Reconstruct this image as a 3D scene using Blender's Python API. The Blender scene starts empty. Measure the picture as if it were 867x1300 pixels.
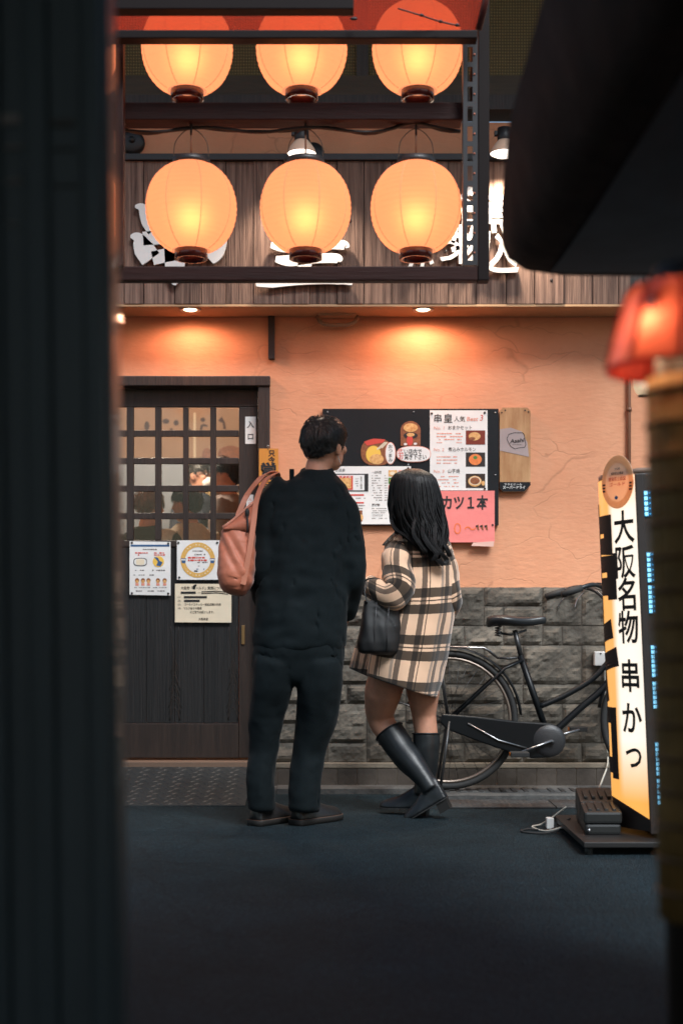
import bpy, bmesh, math, random
from mathutils import Vector, Matrix, noise
R = math.radians
PI = math.pi
rnd = random.Random(7)
S = bpy.context.scene
C = S.collection

# ---------------------------------------------------------------- camera, sky, sun, exposure
F = 1805.0          # focal length in photograph pixels (50 mm on a 36 mm tall sensor)
CAMZ = 0.85         # the photographer crouches
HOR = 795.0         # photograph row of the horizon
cam = bpy.data.cameras.new('camera')
camo = bpy.data.objects.new('camera', cam)
C.objects.link(camo)
camo.location = (0, 0, CAMZ)
camo.rotation_euler = (R(90), 0, 0)
cam.sensor_fit = 'VERTICAL'
cam.sensor_height = 36.0
cam.sensor_width = 24.0
cam.lens = 50.0
cam.shift_y = (HOR - 650.0) / 1300.0
cam.clip_start = 0.05
cam.clip_end = 300
cam.dof.use_dof = True
cam.dof.focus_distance = 6.5
cam.dof.aperture_fstop = 2.0
S.camera = camo

SUN_DIR = Vector((-0.30, 0.62, -0.78)).normalized()     # the way the high street light travels
w = bpy.data.worlds.new('World')
S.world = w
w.use_nodes = True
nt = w.node_tree
sky = nt.nodes.new('ShaderNodeTexSky')
sky.sky_type = 'NISHITA'
sky.sun_disc = False
sky.sun_elevation = math.asin(-SUN_DIR.z)
sky.sun_rotation = math.atan2(-SUN_DIR.x, -SUN_DIR.y)
sky.air_density = 1.6
sky.ozone_density = 3.0
nt.links.new(sky.outputs[0], nt.nodes['Background'].inputs[0])
nt.nodes['Background'].inputs[1].default_value = 0.10
sl = bpy.data.lights.new('sun', 'SUN')
sl.energy = 4.0
sl.angle = R(24)
sl.color = (0.92, 0.97, 1.0)
so = bpy.data.objects.new('sun', sl)
C.objects.link(so)
so.rotation_euler = SUN_DIR.to_track_quat('-Z', 'Y').to_euler()
so.location = (4, 6, 6)

S.view_settings.view_transform = 'Standard'
S.view_settings.look = 'None'
S.view_settings.exposure = 0.2
S.view_settings.gamma = 1.0
S.view_settings.use_curve_mapping = False
S.render.engine = 'CYCLES'
S.cycles.use_denoising = True
S.cycles.max_bounces = 8
S.cycles.sample_clamp_indirect = 4.0

def P(px, py, d):
    """a photograph pixel at distance d, as a point"""
    return Vector(((px - 433.5) / F * d, d, CAMZ + (HOR - py) / F * d))

def sr(h):
    """hex sRGB to linear"""
    out = []
    for i in (0, 2, 4):
        c = int(h[i:i + 2], 16) / 255
        out.append(c / 12.92 if c < 0.04045 else ((c + 0.055) / 1.055) ** 2.4)
    return tuple(out)

# ---------------------------------------------------------------- mesh and object helpers
class MB:
    def __init__(s):
        s.v = []; s.f = []; s.uv = None; s.sm = False
    def add(s, vs, fs):
        b = len(s.v)
        s.v += [tuple(v) for v in vs]
        s.f += [tuple(i + b for i in f) for f in fs]
        return s
    def box(s, x0, x1, y0, y1, z0, z1, bev=0.0):
        if bev <= 0:
            vs = [(x, y, z) for z in (z0, z1) for y in (y0, y1) for x in (x0, x1)]
            return s.add(vs, [(0, 2, 3, 1), (4, 5, 7, 6), (0, 1, 5, 4), (2, 6, 7, 3), (0, 4, 6, 2), (1, 3, 7, 5)])
        bm = bmesh.new()
        bmesh.ops.create_cube(bm, size=1)
        for v in bm.verts:
            v.co = Vector(((x0 + x1) / 2 + v.co.x * (x1 - x0), (y0 + y1) / 2 + v.co.y * (y1 - y0), (z0 + z1) / 2 + v.co.z * (z1 - z0)))
        bmesh.ops.bevel(bm, geom=bm.edges[:], offset=bev, segments=2, affect='EDGES', profile=0.6)
        bm.verts.ensure_lookup_table()
        bm.verts.index_update()
        s.add([v.co for v in bm.verts], [[v.index for v in f.verts] for f in bm.faces])
        bm.free()
        return s
    def tube(s, pts, rad, n=8, closed=False, cap=True, flat=1.0, up=None):
        pts = [Vector(p) for p in pts]
        m = len(pts)
        if not hasattr(rad, '__len__'):
            rad = [rad] * m
        vs = []
        u = None
        for i, p in enumerate(pts):
            if closed:
                t = pts[(i + 1) % m] - pts[i - 1]
            else:
                t = pts[min(i + 1, m - 1)] - pts[max(i - 1, 0)]
            t.normalize()
            if u is None:
                a = Vector(up) if up else (Vector((0, 0, 1)) if abs(t.z) < 0.9 else Vector((1, 0, 0)))
                u = (a - t * a.dot(t)).normalized()
            else:
                u = (u - t * u.dot(t)).normalized()
            w_ = t.cross(u)
            for k in range(n):
                an = 2 * PI * k / n
                vs.append(p + (u * math.cos(an) * flat + w_ * math.sin(an)) * rad[i])
        fs = []
        for i in range(m if closed else m - 1):
            for k in range(n):
                a = i * n + k; b = i * n + (k + 1) % n
                c = ((i + 1) % m) * n
                fs.append((a, b, c + (k + 1) % n, c + k))
        if cap and not closed:
            fs.append(tuple(range(n - 1, -1, -1)))
            fs.append(tuple(range((m - 1) * n, m * n)))
        s.sm = True
        return s.add(vs, fs)
    def lathe(s, prof, n=32, o=(0, 0, 0), axis='Z', cap=False):
        o = Vector(o)
        vs = []
        for r, h in prof:
            for k in range(n):
                a = 2 * PI * k / n
                c = (r * math.cos(a), r * math.sin(a), h)
                if axis == 'Y': c = (c[0], c[2], c[1])
                if axis == 'X': c = (c[2], c[0], c[1])
                vs.append(o + Vector(c))
        fs = []
        for i in range(len(prof) - 1):
            for k in range(n):
                fs.append((i * n + k, i * n + (k + 1) % n, (i + 1) * n + (k + 1) % n, (i + 1) * n + k))
        if cap:
            fs.append(tuple(range(n - 1, -1, -1)))
            fs.append(tuple(range((len(prof) - 1) * n, len(prof) * n)))
        s.sm = True
        return s.add(vs, fs)
    def prism(s, pts, off):
        """flat outline (list of points) pushed along off"""
        off = Vector(off)
        n = len(pts)
        vs = [Vector(p) for p in pts] + [Vector(p) + off for p in pts]
        fs = [tuple(range(n)), tuple(range(2 * n - 1, n - 1, -1))]
        fs += [(i, i + n, (i + 1) % n + n, (i + 1) % n) for i in range(n)]
        return s.add(vs, fs)
    def rings(s, rings, cap=True, closed=True):
        n = len(rings[0])
        vs = [p for r in rings for p in r]
        fs = []
        for i in range(len(rings) - 1):
            for k in range(n if closed else n - 1):
                fs.append((i * n + k, i * n + (k + 1) % n, (i + 1) * n + (k + 1) % n, (i + 1) * n + k))
        if cap:
            fs.append(tuple(range(n - 1, -1, -1)))
            fs.append(tuple(range((len(rings) - 1) * n, len(rings) * n)))
        s.sm = True
        return s.add(vs, fs)
    def ball(s, c, r, n=16, m=10, rot=None):
        c = Vector(c)
        if not hasattr(r, '__len__'): r = (r, r, r)
        rs = []
        for i in range(1, m):
            a = PI * i / m
            ring = []
            for k in range(n):
                b = 2 * PI * k / n
                q = Vector((r[0] * math.sin(a) * math.cos(b), r[1] * math.sin(a) * math.sin(b), -r[2] * math.cos(a)))
                if rot: q = rot @ q
                ring.append(c + q)
            rs.append(ring)
        return s.rings(rs)

ORG = {}
def put(name, mb, mat, parent=None, smooth=None, **tags):
    """link mb (world coordinates) as ONE mesh object, under parent if given"""
    me = bpy.data.meshes.new(name)
    o = Vector((0, 0, 0))
    if parent is not None:
        o = ORG.get(parent.name, o)
    elif mb.v:
        xs = [v[0] for v in mb.v]; ys = [v[1] for v in mb.v]; zs = [v[2] for v in mb.v]
        o = Vector(((min(xs) + max(xs)) / 2, (min(ys) + max(ys)) / 2, min(zs)))
    me.from_pydata([(v[0] - o.x, v[1] - o.y, v[2] - o.z) for v in mb.v], [], mb.f)
    if smooth if smooth is not None else mb.sm:
        me.polygons.foreach_set('use_smooth', [True] * len(me.polygons))
    if mb.uv:
        l = me.uv_layers.new(name='UVMap')
        for lp in me.loops:
            l.data[lp.index].uv = mb.uv[lp.vertex_index]
    me.update()
    if mat: me.materials.append(mat)
    ob = bpy.data.objects.new(name, me)
    C.objects.link(ob)
    if parent is not None:
        ob.parent = parent
    else:
        ob.location = o
    ORG[ob.name] = o
    for k, v in tags.items(): ob[k] = v
    return ob
def thing(name, label, cat, loc, group=None):
    e = bpy.data.objects.new(name, None)
    e.empty_display_size = 0.1
    C.objects.link(e)
    e.location = loc
    ORG[e.name] = Vector(loc)
    e['label'] = label; e['category'] = cat
    if group: e['group'] = group
    return e
def copytree(o, parent=None):
    c = o.copy(); C.objects.link(c); c.parent = parent
    ORG[c.name] = ORG.get(o.name, Vector())
    for ch in list(o.children): copytree(ch, c)
    return c
def struct(name, mb, mat, parent=None):
    o = put(name, mb, mat, parent)
    if parent is None: o['kind'] = 'structure'
    return o
def rounded(me_obj, off=0.003, seg=2):
    m = me_obj.modifiers.new('bevel', 'BEVEL'); m.width = off; m.segments = seg; m.limit_method = 'ANGLE'
    return me_obj
def fuse(mb, voxel=0.012, it=8, fold=None, post=0):
    """several overlapping closed tubes become one continuous smooth skin"""
    me = bpy.data.meshes.new('tmp'); me.from_pydata(mb.v, [], mb.f)
    bm = bmesh.new(); bm.from_mesh(me); bmesh.ops.recalc_face_normals(bm, faces=bm.faces[:]); bm.to_mesh(me); bm.free()
    o = bpy.data.objects.new('tmp', me); C.objects.link(o)
    m = o.modifiers.new('r', 'REMESH'); m.mode = 'VOXEL'; m.voxel_size = voxel
    m = o.modifiers.new('s', 'SMOOTH'); m.factor = 0.5; m.iterations = it
    dg = bpy.context.evaluated_depsgraph_get()
    e = bpy.data.meshes.new_from_object(o.evaluated_get(dg))
    out = MB(); out.sm = True
    if fold:
        for v in e.vertices:
            v.co += v.normal * fold(v.co)
    if fold and post:
        o2 = bpy.data.objects.new('tmp2', e); C.objects.link(o2)
        q = o2.modifiers.new('s', 'SMOOTH'); q.factor = 0.5; q.iterations = post
        e2 = bpy.data.meshes.new_from_object(o2.evaluated_get(bpy.context.evaluated_depsgraph_get()))
        bpy.data.objects.remove(o2); bpy.data.meshes.remove(e); e = e2
    out.v = [tuple(v.co) for v in e.vertices]
    out.f = [tuple(p.vertices) for p in e.polygons]
    bpy.data.objects.remove(o); bpy.data.meshes.remove(me); bpy.data.meshes.remove(e)
    return out

def ell(c, rx, ry, n=24, ax=(1, 0, 0), ay=(0, 1, 0), pw=1.0, ph=0.0):
    c = Vector(c); ax = Vector(ax).normalized(); ay = Vector(ay).normalized()
    r = []
    for k in range(n):
        a = 2 * PI * k / n + ph
        ca, sa = math.cos(a), math.sin(a)
        r.append(c + ax * (rx * math.copysign(abs(ca) ** pw, ca)) + ay * (ry * math.copysign(abs(sa) ** pw, sa)))
    return r
def limb(pts, rad, n=16):
    """tapered closed limb through joints; Catmull-Rom between them"""
    m = MB()
    q, rr = spline(pts, rad, 5)
    m.tube(q, rr, n)
    return m
def spline(pts, rad=None, k=6):
    pts = [Vector(p) for p in pts]
    out = []; ro = []
    n = len(pts)
    for i in range(n - 1):
        p0 = pts[max(i - 1, 0)]; p1 = pts[i]; p2 = pts[i + 1]; p3 = pts[min(i + 2, n - 1)]
        for j in range(k):
            t = j / k
            out.append(0.5 * ((2 * p1) + (p2 - p0) * t + (2 * p0 - 5 * p1 + 4 * p2 - p3) * t * t + (3 * p1 - p0 - 3 * p2 + p3) * t ** 3))
            if rad: ro.append(rad[i] * (1 - t) + rad[i + 1] * t)
    out.append(pts[-1])
    if rad: ro.append(rad[-1]); return out, ro
    return out

# ---------------------------------------------------------------- materials
MATS = {}
def M(name, col, rough=0.6, metal=0.0, var=0.0, vscale=5.0, vst=(1, 1, 1), bump=0.0, bscale=40.0, bst=None, spec=0.5,
      coat=0.0, emis=None, estr=0.0, rndv=0.0, sheen=0.0, col2=None, bdist=0.01, detail=5.0):
    if name in MATS: return MATS[name]
    m = bpy.data.materials.new(name); m.use_nodes = True
    n = m.node_tree.nodes; l = m.node_tree.links
    b = n['Principled BSDF']
    if isinstance(col, str): col = sr(col)
    if isinstance(col2, str): col2 = sr(col2)
    b.inputs['Base Color'].default_value = (*col, 1)
    b.inputs['Roughness'].default_value = rough
    b.inputs['Metallic'].default_value = metal
    b.inputs['Specular IOR Level'].default_value = spec
    b.inputs['Coat Weight'].default_value = coat
    if sheen:
        b.inputs['Sheen Weight'].default_value = sheen
        b.inputs['Sheen Roughness'].default_value = 0.4
    tc = n.new('ShaderNodeTexCoord')
    last = None
    if var or col2:
        mp = n.new('ShaderNodeMapping'); mp.inputs['Scale'].default_value = vst
        l.new(tc.outputs['Object'], mp.inputs[0])
        nz = n.new('ShaderNodeTexNoise'); nz.inputs['Scale'].default_value = vscale; nz.inputs['Detail'].default_value = detail
        nz.inputs['Roughness'].default_value = 0.65
        l.new(mp.outputs[0], nz.inputs[0])
        rp = n.new('ShaderNodeValToRGB')
        rp.color_ramp.elements[0].position = 0.3; rp.color_ramp.elements[1].position = 0.7
        c2 = col2 or tuple(min(1, c * (1 + var)) for c in col)
        c1 = tuple(c * (1 - var) for c in col)
        rp.color_ramp.elements[0].color = (*c1, 1); rp.color_ramp.elements[1].color = (*c2, 1)
        l.new(nz.outputs[0], rp.inputs[0])
        last = rp.outputs[0]
    if rndv:
        oi = n.new('ShaderNodeObjectInfo'); hs = n.new('ShaderNodeHueSaturation')
        mr = n.new('ShaderNodeMapRange'); mr.inputs['To Min'].default_value = 1 - rndv; mr.inputs['To Max'].default_value = 1 + rndv
        l.new(oi.outputs['Random'], mr.inputs[0]); l.new(mr.outputs[0], hs.inputs['Value'])
        if last: l.new(last, hs.inputs['Color'])
        else: hs.inputs['Color'].default_value = (*col, 1)
        last = hs.outputs[0]
    if last: l.new(last, b.inputs['Base Color'])
    if bump:
        mp = n.new('ShaderNodeMapping'); mp.inputs['Scale'].default_value = bst or vst
        l.new(tc.outputs['Object'], mp.inputs[0])
        nz = n.new('ShaderNodeTexNoise'); nz.inputs['Scale'].default_value = bscale; nz.inputs['Detail'].default_value = 6
        l.new(mp.outputs[0], nz.inputs[0])
        bp = n.new('ShaderNodeBump'); bp.inputs['Strength'].default_value = bump; bp.inputs['Distance'].default_value = bdist
        l.new(nz.outputs[0], bp.inputs['Height']); l.new(bp.outputs[0], b.inputs['Normal'])
    if emis:
        if isinstance(emis, str): emis = sr(emis)
        b.inputs['Emission Color'].default_value = (*emis, 1); b.inputs['Emission Strength'].default_value = estr
    MATS[name] = m
    return m

black = M('black_metal', (0.018, 0.017, 0.018), 0.45, 0.0, bump=0.15, bscale=120)
blackpl = M('black_plastic', (0.022, 0.022, 0.024), 0.4, bump=0.2, bscale=200)
steel = M('steel', (0.42, 0.42, 0.43), 0.3, 1.0, var=0.2, vscale=20)
rubber = M('rubber', (0.02, 0.02, 0.02), 0.75)
white = M('white_paint', (0.78, 0.77, 0.74), 0.5)
ink = M('black_ink', (0.012, 0.011, 0.012), 0.6)
inkred = M('red_ink', (0.62, 0.06, 0.04), 0.6)
inkpale = M('pale_red_ink', (0.75, 0.30, 0.22), 0.6)
inkgrey = M('grey_ink', (0.16, 0.14, 0.13), 0.6)
inkorange = M('orange_ink', (0.72, 0.30, 0.04), 0.6)
inkblue = M('blue_ink', (0.03, 0.10, 0.24), 0.6)
inkwhite = M('white_ink', (0.78, 0.78, 0.76), 0.6)
inkyellow = M('yellow_ink', (0.85, 0.52, 0.08), 0.6)
inkbrown = M('brown_ink', (0.16, 0.045, 0.02), 0.5, col2=(0.35, 0.12, 0.04), vscale=60)
inkfood = M('food_print', (0.55, 0.20, 0.05), 0.5, col2=(0.85, 0.55, 0.22), vscale=70)
inkgreen = M('green_ink', (0.08, 0.22, 0.04), 0.5)
paper = M('paper', (0.80, 0.78, 0.75), 0.65, var=0.04, vscale=8, bump=0.2, bscale=9, bdist=0.02)
papercream = M('cream_paper', (0.80, 0.68, 0.50), 0.65, var=0.05, vscale=8, bump=0.2, bscale=9, bdist=0.02)
paperpink = M('pink_paper', (0.80, 0.22, 0.20), 0.6, var=0.05, vscale=6, bump=0.25, bscale=8, bdist=0.02)
darkwood = M('dark_wood', (0.020, 0.0125, 0.010), 0.5, col2=(0.050, 0.029, 0.022), vscale=6, vst=(9, 9, 0.7), bump=0.35, bscale=9, bst=(12, 12, 0.7))
frost = M('skin', (0.52, 0.25, 0.16), 0.55, var=0.14, vscale=18, bump=0.12, bscale=90, bdist=0.003)
skin = frost
skin.node_tree.nodes['Principled BSDF'].inputs['Subsurface Weight'].default_value = 0.12
skin.node_tree.nodes['Principled BSDF'].inputs['Subsurface Radius'].default_value = (0.02, 0.008, 0.004)
skin.node_tree.nodes['Principled BSDF'].inputs['Subsurface Scale'].default_value = 0.5

def finer(vs, fs, cuts=3):
    bm = bmesh.new(); q = [bm.verts.new((v[0], v[1], 0)) for v in vs]
    for f in fs:
        try: bm.faces.new([q[i] for i in f])
        except ValueError: pass
    bmesh.ops.triangulate(bm, faces=bm.faces[:])
    bmesh.ops.subdivide_edges(bm, edges=bm.edges[:], cuts=cuts, use_grid_fill=True)
    bm.verts.index_update()
    r = ([tuple(v.co) for v in bm.verts], [tuple(v.index for v in f.verts) for f in bm.faces]); bm.free()
    return r
# ---------------------------------------------------------------- print helpers
_tc = {}
def glyphs(body, bold=0.0):
    k = (body, bold)
    if k not in _tc:
        cu = bpy.data.curves.new('t', 'FONT'); cu.body = body; cu.align_x = 'CENTER'; cu.align_y = 'CENTER'
        cu.offset = bold; cu.resolution_u = 3
        o = bpy.data.objects.new('t', cu)
        me = bpy.data.meshes.new_from_object(o)
        _tc[k] = ([tuple(v.co) for v in me.vertices], [tuple(p.vertices) for p in me.polygons])
        bpy.data.objects.remove(o); bpy.data.curves.remove(cu); bpy.data.meshes.remove(me)
    return _tc[k]
class Sheet:
    """a flat print on the wall side: photograph pixels at distance d"""
    def __init__(s, d, parent):
        s.d = d; s.p = parent; s.k = 1
    def pt(s, x, y, lift): return P(x, y, s.d) + Vector((0, -lift, 0))
    def text(s, body, cx, cy, size, mat=None, bold=0.0, sx=1.0, lift=0.0015, width=None, rot=0.0, name='lettering', shear=0.0):
        vs, fs = glyphs(body, bold)
        if not vs: return
        xs = [v[0] for v in vs]; ys = [v[1] for v in vs]
        mx = (min(xs) + max(xs)) / 2; my = (min(ys) + max(ys)) / 2
        h = 0.82
        k = size / h
        kx = k * sx
        if width: kx = width / max(1e-6, max(xs) - min(xs))
        m = MB()
        out = []
        for v in vs:
            a = (v[0] - mx) * kx; b = -(v[1] - my) * k
            a -= b * shear
            ca, sa = math.cos(rot), math.sin(rot)
            out.append(s.pt(cx + a * ca - b * sa, cy + a * sa + b * ca, lift))
        m.add(out, fs)
        put(name, m, mat or ink, s.p)
    def column(s, body, cx, y0, y1, size, mat=None, bold=0.0, lift=0.0015):
        n = len(body)
        for i, ch in enumerate(body):
            if ch != ' ': s.text(ch, cx, y0 + (y1 - y0) * (i + 0.5) / n, size, mat, bold, lift=lift)
    def rect(s, x0, y0, x1, y1, mat, lift=0.001, name='print', sk=0.0):
        m = MB()
        m.prism([s.pt(x0, y0, lift), s.pt(x1, y0 + sk, lift), s.pt(x1, y1 + sk, lift), s.pt(x0, y1, lift)], (0, 0.0006, 0))
        return put(name, m, mat, s.p)
    def oval(s, cx, cy, rx, ry, mat, lift=0.001, name='print', inner=0.0, n=28, pw=1.0):
        m = MB()
        o = [s.pt(cx + rx * math.copysign(abs(math.cos(a)) ** pw, math.cos(a)), cy + ry * math.copysign(abs(math.sin(a)) ** pw, math.sin(a)), lift) for a in [2 * PI * k / n for k in range(n)]]
        if inner:
            i_ = [s.pt(cx + rx * inner * math.cos(a), cy + ry * inner * math.sin(a), lift) for a in [2 * PI * k / n for k in range(n)]]
            m.add(o + i_, [(k, (k + 1) % n, (k + 1) % n + n, k + n) for k in range(n)])
        else:
            m.prism(o, (0, 0.0006, 0))
        return put(name, m, mat, s.p)
    def poly(s, pts, mat, lift=0.0015, name='print'):
        m = MB(); m.prism([s.pt(x, y, lift) for x, y in pts], (0, 0.0006, 0))
        return put(name, m, mat, s.p)
    def lines(s, x0, x1, ys, h, mat, lift=0.0014, gap=0.22, name='fine_print', seed=3):
        """rows of fine print too small to read: broken dashes, one part"""
        r = random.Random(seed); m = MB()
        for y in ys:
            x = x0
            while x < x1 - 0.5:
                w_ = r.uniform(0.6, 2.4) * h
                if r.random() > gap:
                    a = min(x + w_, x1)
                    hh = h * r.uniform(0.55, 1.0)
                    m.add([s.pt(x, y - hh / 2, lift), s.pt(a, y - hh / 2, lift), s.pt(a, y + hh / 2, lift), s.pt(x, y + hh / 2, lift)], [(0, 1, 2, 3)])
                x += w_ + 0.35 * h
        put(name, m, mat, s.p)
def sheetthing(name, label, cat, d, x0, y0, x1, y1, mat, th=0.002, group=None, sk=0.0, skx=0.0):
    """a sheet or board hanging on something at distance d; its own Empty at the bottom edge"""
    t = thing(name, label, cat, P((x0 + x1) / 2, y1, d), group)
    m = MB()
    m.prism([P(x0, y0, d), P(x1, y0 + sk, d), P(x1 + skx, y1 + sk, d), P(x0 + skx, y1, d)], (0, th, 0))
    return t, m
# ================================================================ THE SETTING
D = 7.37                       # distance of the plaster wall
# --- ground
def asphalt_mat():
    m = M('asphalt', (0.0125, 0.0260, 0.0335), 0.8, var=0.25, vscale=2.2, spec=0.2)
    n = m.node_tree.nodes; l = m.node_tree.links; b = n['Principled BSDF']
    tc = n.new('ShaderNodeTexCoord')
    vo = n.new('ShaderNodeTexVoronoi'); vo.inputs['Scale'].default_value = 150
    nz = n.new('ShaderNodeTexNoise'); nz.inputs['Scale'].default_value = 60; nz.inputs['Detail'].default_value = 8
    l.new(tc.outputs['Object'], vo.inputs[0]); l.new(tc.outputs['Object'], nz.inputs[0])
    ad = n.new('ShaderNodeMath'); ad.operation = 'ADD'
    l.new(vo.outputs['Distance'], ad.inputs[0]); l.new(nz.outputs[0], ad.inputs[1])
    bp = n.new('ShaderNodeBump'); bp.inputs['Strength'].default_value = 1.0; bp.inputs['Distance'].default_value = 0.012
    l.new(ad.outputs[0], bp.inputs['Height']); l.new(bp.outputs[0], b.inputs['Normal'])
    # pale chips of aggregate
    src = b.inputs['Base Color'].links[0].from_socket
    rp = n.new('ShaderNodeValToRGB'); rp.color_ramp.elements[0].position = 0.0; rp.color_ramp.elements[1].position = 0.5
    rp.color_ramp.elements[0].color = (1.9, 1.9, 1.9, 1); rp.color_ramp.elements[1].color = (0.8, 0.8, 0.8, 1)
    l.new(vo.outputs['Color'], rp.inputs[0])
    mx = n.new('ShaderNodeMix'); mx.data_type = 'RGBA'; mx.blend_type = 'MULTIPLY'; mx.inputs[0].default_value = 1
    l.new(src, mx.inputs[6]); l.new(rp.outputs[0], mx.inputs[7])
    # hairline cracks and worn, stained patches
    n4 = n.new('ShaderNodeTexNoise'); n4.inputs['Scale'].default_value = 2.0; n4.inputs['Detail'].default_value = 4; l.new(tc.outputs['Object'], n4.inputs[0])
    s4 = n.new('ShaderNodeVectorMath'); s4.operation = 'MULTIPLY_ADD'; s4.inputs[1].default_value = (0.5, 0.5, 0)
    l.new(n4.outputs['Color'], s4.inputs[0]); l.new(tc.outputs['Object'], s4.inputs[2])
    v4 = n.new('ShaderNodeTexVoronoi'); v4.feature = 'DISTANCE_TO_EDGE'; v4.inputs['Scale'].default_value = 0.75; l.new(s4.outputs[0], v4.inputs[0])
    r4 = n.new('ShaderNodeValToRGB'); r4.color_ramp.elements[0].position = 0.0; r4.color_ramp.elements[0].color = (0.7, 0.7, 0.7, 1); r4.color_ramp.elements[1].position = 0.008; r4.color_ramp.elements[1].color = (1, 1, 1, 1); l.new(v4.outputs[0], r4.inputs[0])
    n5 = n.new('ShaderNodeTexNoise'); n5.inputs['Scale'].default_value = 0.9; n5.inputs['Detail'].default_value = 7; n5.inputs['Roughness'].default_value = 0.7; l.new(tc.outputs['Object'], n5.inputs[0])
    r5 = n.new('ShaderNodeValToRGB'); r5.color_ramp.elements[0].position = 0.38; r5.color_ramp.elements[0].color = (0.80, 0.77, 0.75, 1); r5.color_ramp.elements[1].position = 0.62; r5.color_ramp.elements[1].color = (1.14, 1.14, 1.14, 1); l.new(n5.outputs[0], r5.inputs[0])
    last = mx.outputs[2]
    for q in (r4.outputs[0], r5.outputs[0]):
        k = n.new('ShaderNodeMix'); k.data_type = 'RGBA'; k.blend_type = 'MULTIPLY'; k.inputs[0].default_value = 1; l.new(last, k.inputs[6]); l.new(q, k.inputs[7]); last = k.outputs[2]
    l.new(last, b.inputs['Base Color'])
    return m
g = MB(); g.add([(-60, -60, 0), (60, -60, 0), (60, 60, 0), (-60, 60, 0)], [(0, 1, 2, 3)])
struct('ground', g, asphalt_mat())

# --- plaster
def plaster_mat():
    m = M('plaster', (0.66, 0.295, 0.165), 0.85, col2=(0.74, 0.360, 0.210), vscale=3, spec=0.2)
    n = m.node_tree.nodes; l = m.node_tree.links; b = n['Principled BSDF']
    tc = n.new('ShaderNodeTexCoord')
    nz = n.new('ShaderNodeTexNoise'); nz.inputs['Scale'].default_value = 3.5; nz.inputs['Detail'].default_value = 3
    l.new(tc.outputs['Object'], nz.inputs[0])
    sc = n.new('ShaderNodeVectorMath'); sc.operation = 'SCALE'; sc.inputs['Scale'].default_value = 0.30
    l.new(nz.outputs['Color'], sc.inputs[0])
    ad = n.new('ShaderNodeVectorMath'); ad.operation = 'ADD'
    l.new(tc.outputs['Object'], ad.inputs[0]); l.new(sc.outputs[0], ad.inputs[1])
    mp = n.new('ShaderNodeMapping'); mp.inputs['Scale'].default_value = (0.9, 0.3, 3.4)
    l.new(ad.outputs[0], mp.inputs[0])
    vo = n.new('ShaderNodeTexVoronoi'); vo.feature = 'DISTANCE_TO_EDGE'; vo.inputs['Scale'].default_value = 1.7
    l.new(mp.outputs[0], vo.inputs[0])
    rp = n.new('ShaderNodeValToRGB'); rp.color_ramp.elements[0].position = 0.0; rp.color_ramp.elements[1].position = 0.012
    rp.color_ramp.elements[0].color = (0.0, 0.0, 0.0, 1); rp.color_ramp.elements[1].color = (1, 1, 1, 1)
    l.new(vo.outputs[0], rp.inputs[0])
    # cracks come and go
    n2 = n.new('ShaderNodeTexNoise'); n2.inputs['Scale'].default_value = 2.3
    l.new(tc.outputs['Object'], n2.inputs[0])
    r2 = n.new('ShaderNodeValToRGB'); r2.color_ramp.elements[0].position = 0.47; r2.color_ramp.elements[1].position = 0.56
    l.new(n2.outputs[0], r2.inputs[0])
    mxx = n.new('ShaderNodeMath'); mxx.operation = 'MAXIMUM'
    iv = n.new('ShaderNodeMath'); iv.operation = 'SUBTRACT'; iv.inputs[0].default_value = 1.0
    l.new(r2.outputs[0], iv.inputs[1]); l.new(rp.outputs[0], mxx.inputs[0]); l.new(iv.outputs[0], mxx.inputs[1])
    src = b.inputs['Base Color'].links[0].from_socket
    mx = n.new('ShaderNodeMix'); mx.data_type = 'RGBA'; mx.blend_type = 'MULTIPLY'; mx.inputs[0].default_value = 0.20
    l.new(src, mx.inputs[6]); l.new(mxx.outputs[0], mx.inputs[7]); l.new(mx.outputs[2], b.inputs['Base Color'])
    n3 = n.new('ShaderNodeTexNoise'); n3.inputs['Scale'].default_value = 34; n3.inputs['Detail'].default_value = 9
    m3 = n.new('ShaderNodeMapping'); m3.inputs['Scale'].default_value = (0.6, 1, 1.5)
    l.new(tc.outputs['Object'], m3.inputs[0]); l.new(m3.outputs[0], n3.inputs[0])
    a2 = n.new('ShaderNodeMath'); a2.operation = 'MULTIPLY_ADD'; a2.inputs[1].default_value = 0.5
    l.new(mxx.outputs[0], a2.inputs[0]); l.new(n3.outputs[0], a2.inputs[2])
    bp = n.new('ShaderNodeBump'); bp.inputs['Strength'].default_value = 0.26; bp.inputs['Distance'].default_value = 0.010
    l.new(a2.outputs[0], bp.inputs['Height']); l.new(bp.outputs[0], b.inputs['Normal'])
    return m
plaster = plaster_mat()
XL, XR = -2.6, 2.6             # building ends
DX0, DX1 = -1.62, (341 - 433.5) / 244.9     # door opening
DZ0, DZ1 = 0.150, 2.136
ZT = 4.9
shop = thing('shop_building', 'orange plastered shop front with weathered board fascia and stone base', 'building', (0, D, 0))
wm = MB()
wm.box(DX1, XR, D, D + 0.16, 0, 3.46)
wm.box(XL, DX0, D, D + 0.16, 0, 3.46)
wm.box(DX0, DX1, D, D + 0.16, DZ1, 3.46)
put('plaster_wall', wm, plaster, shop)
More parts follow.
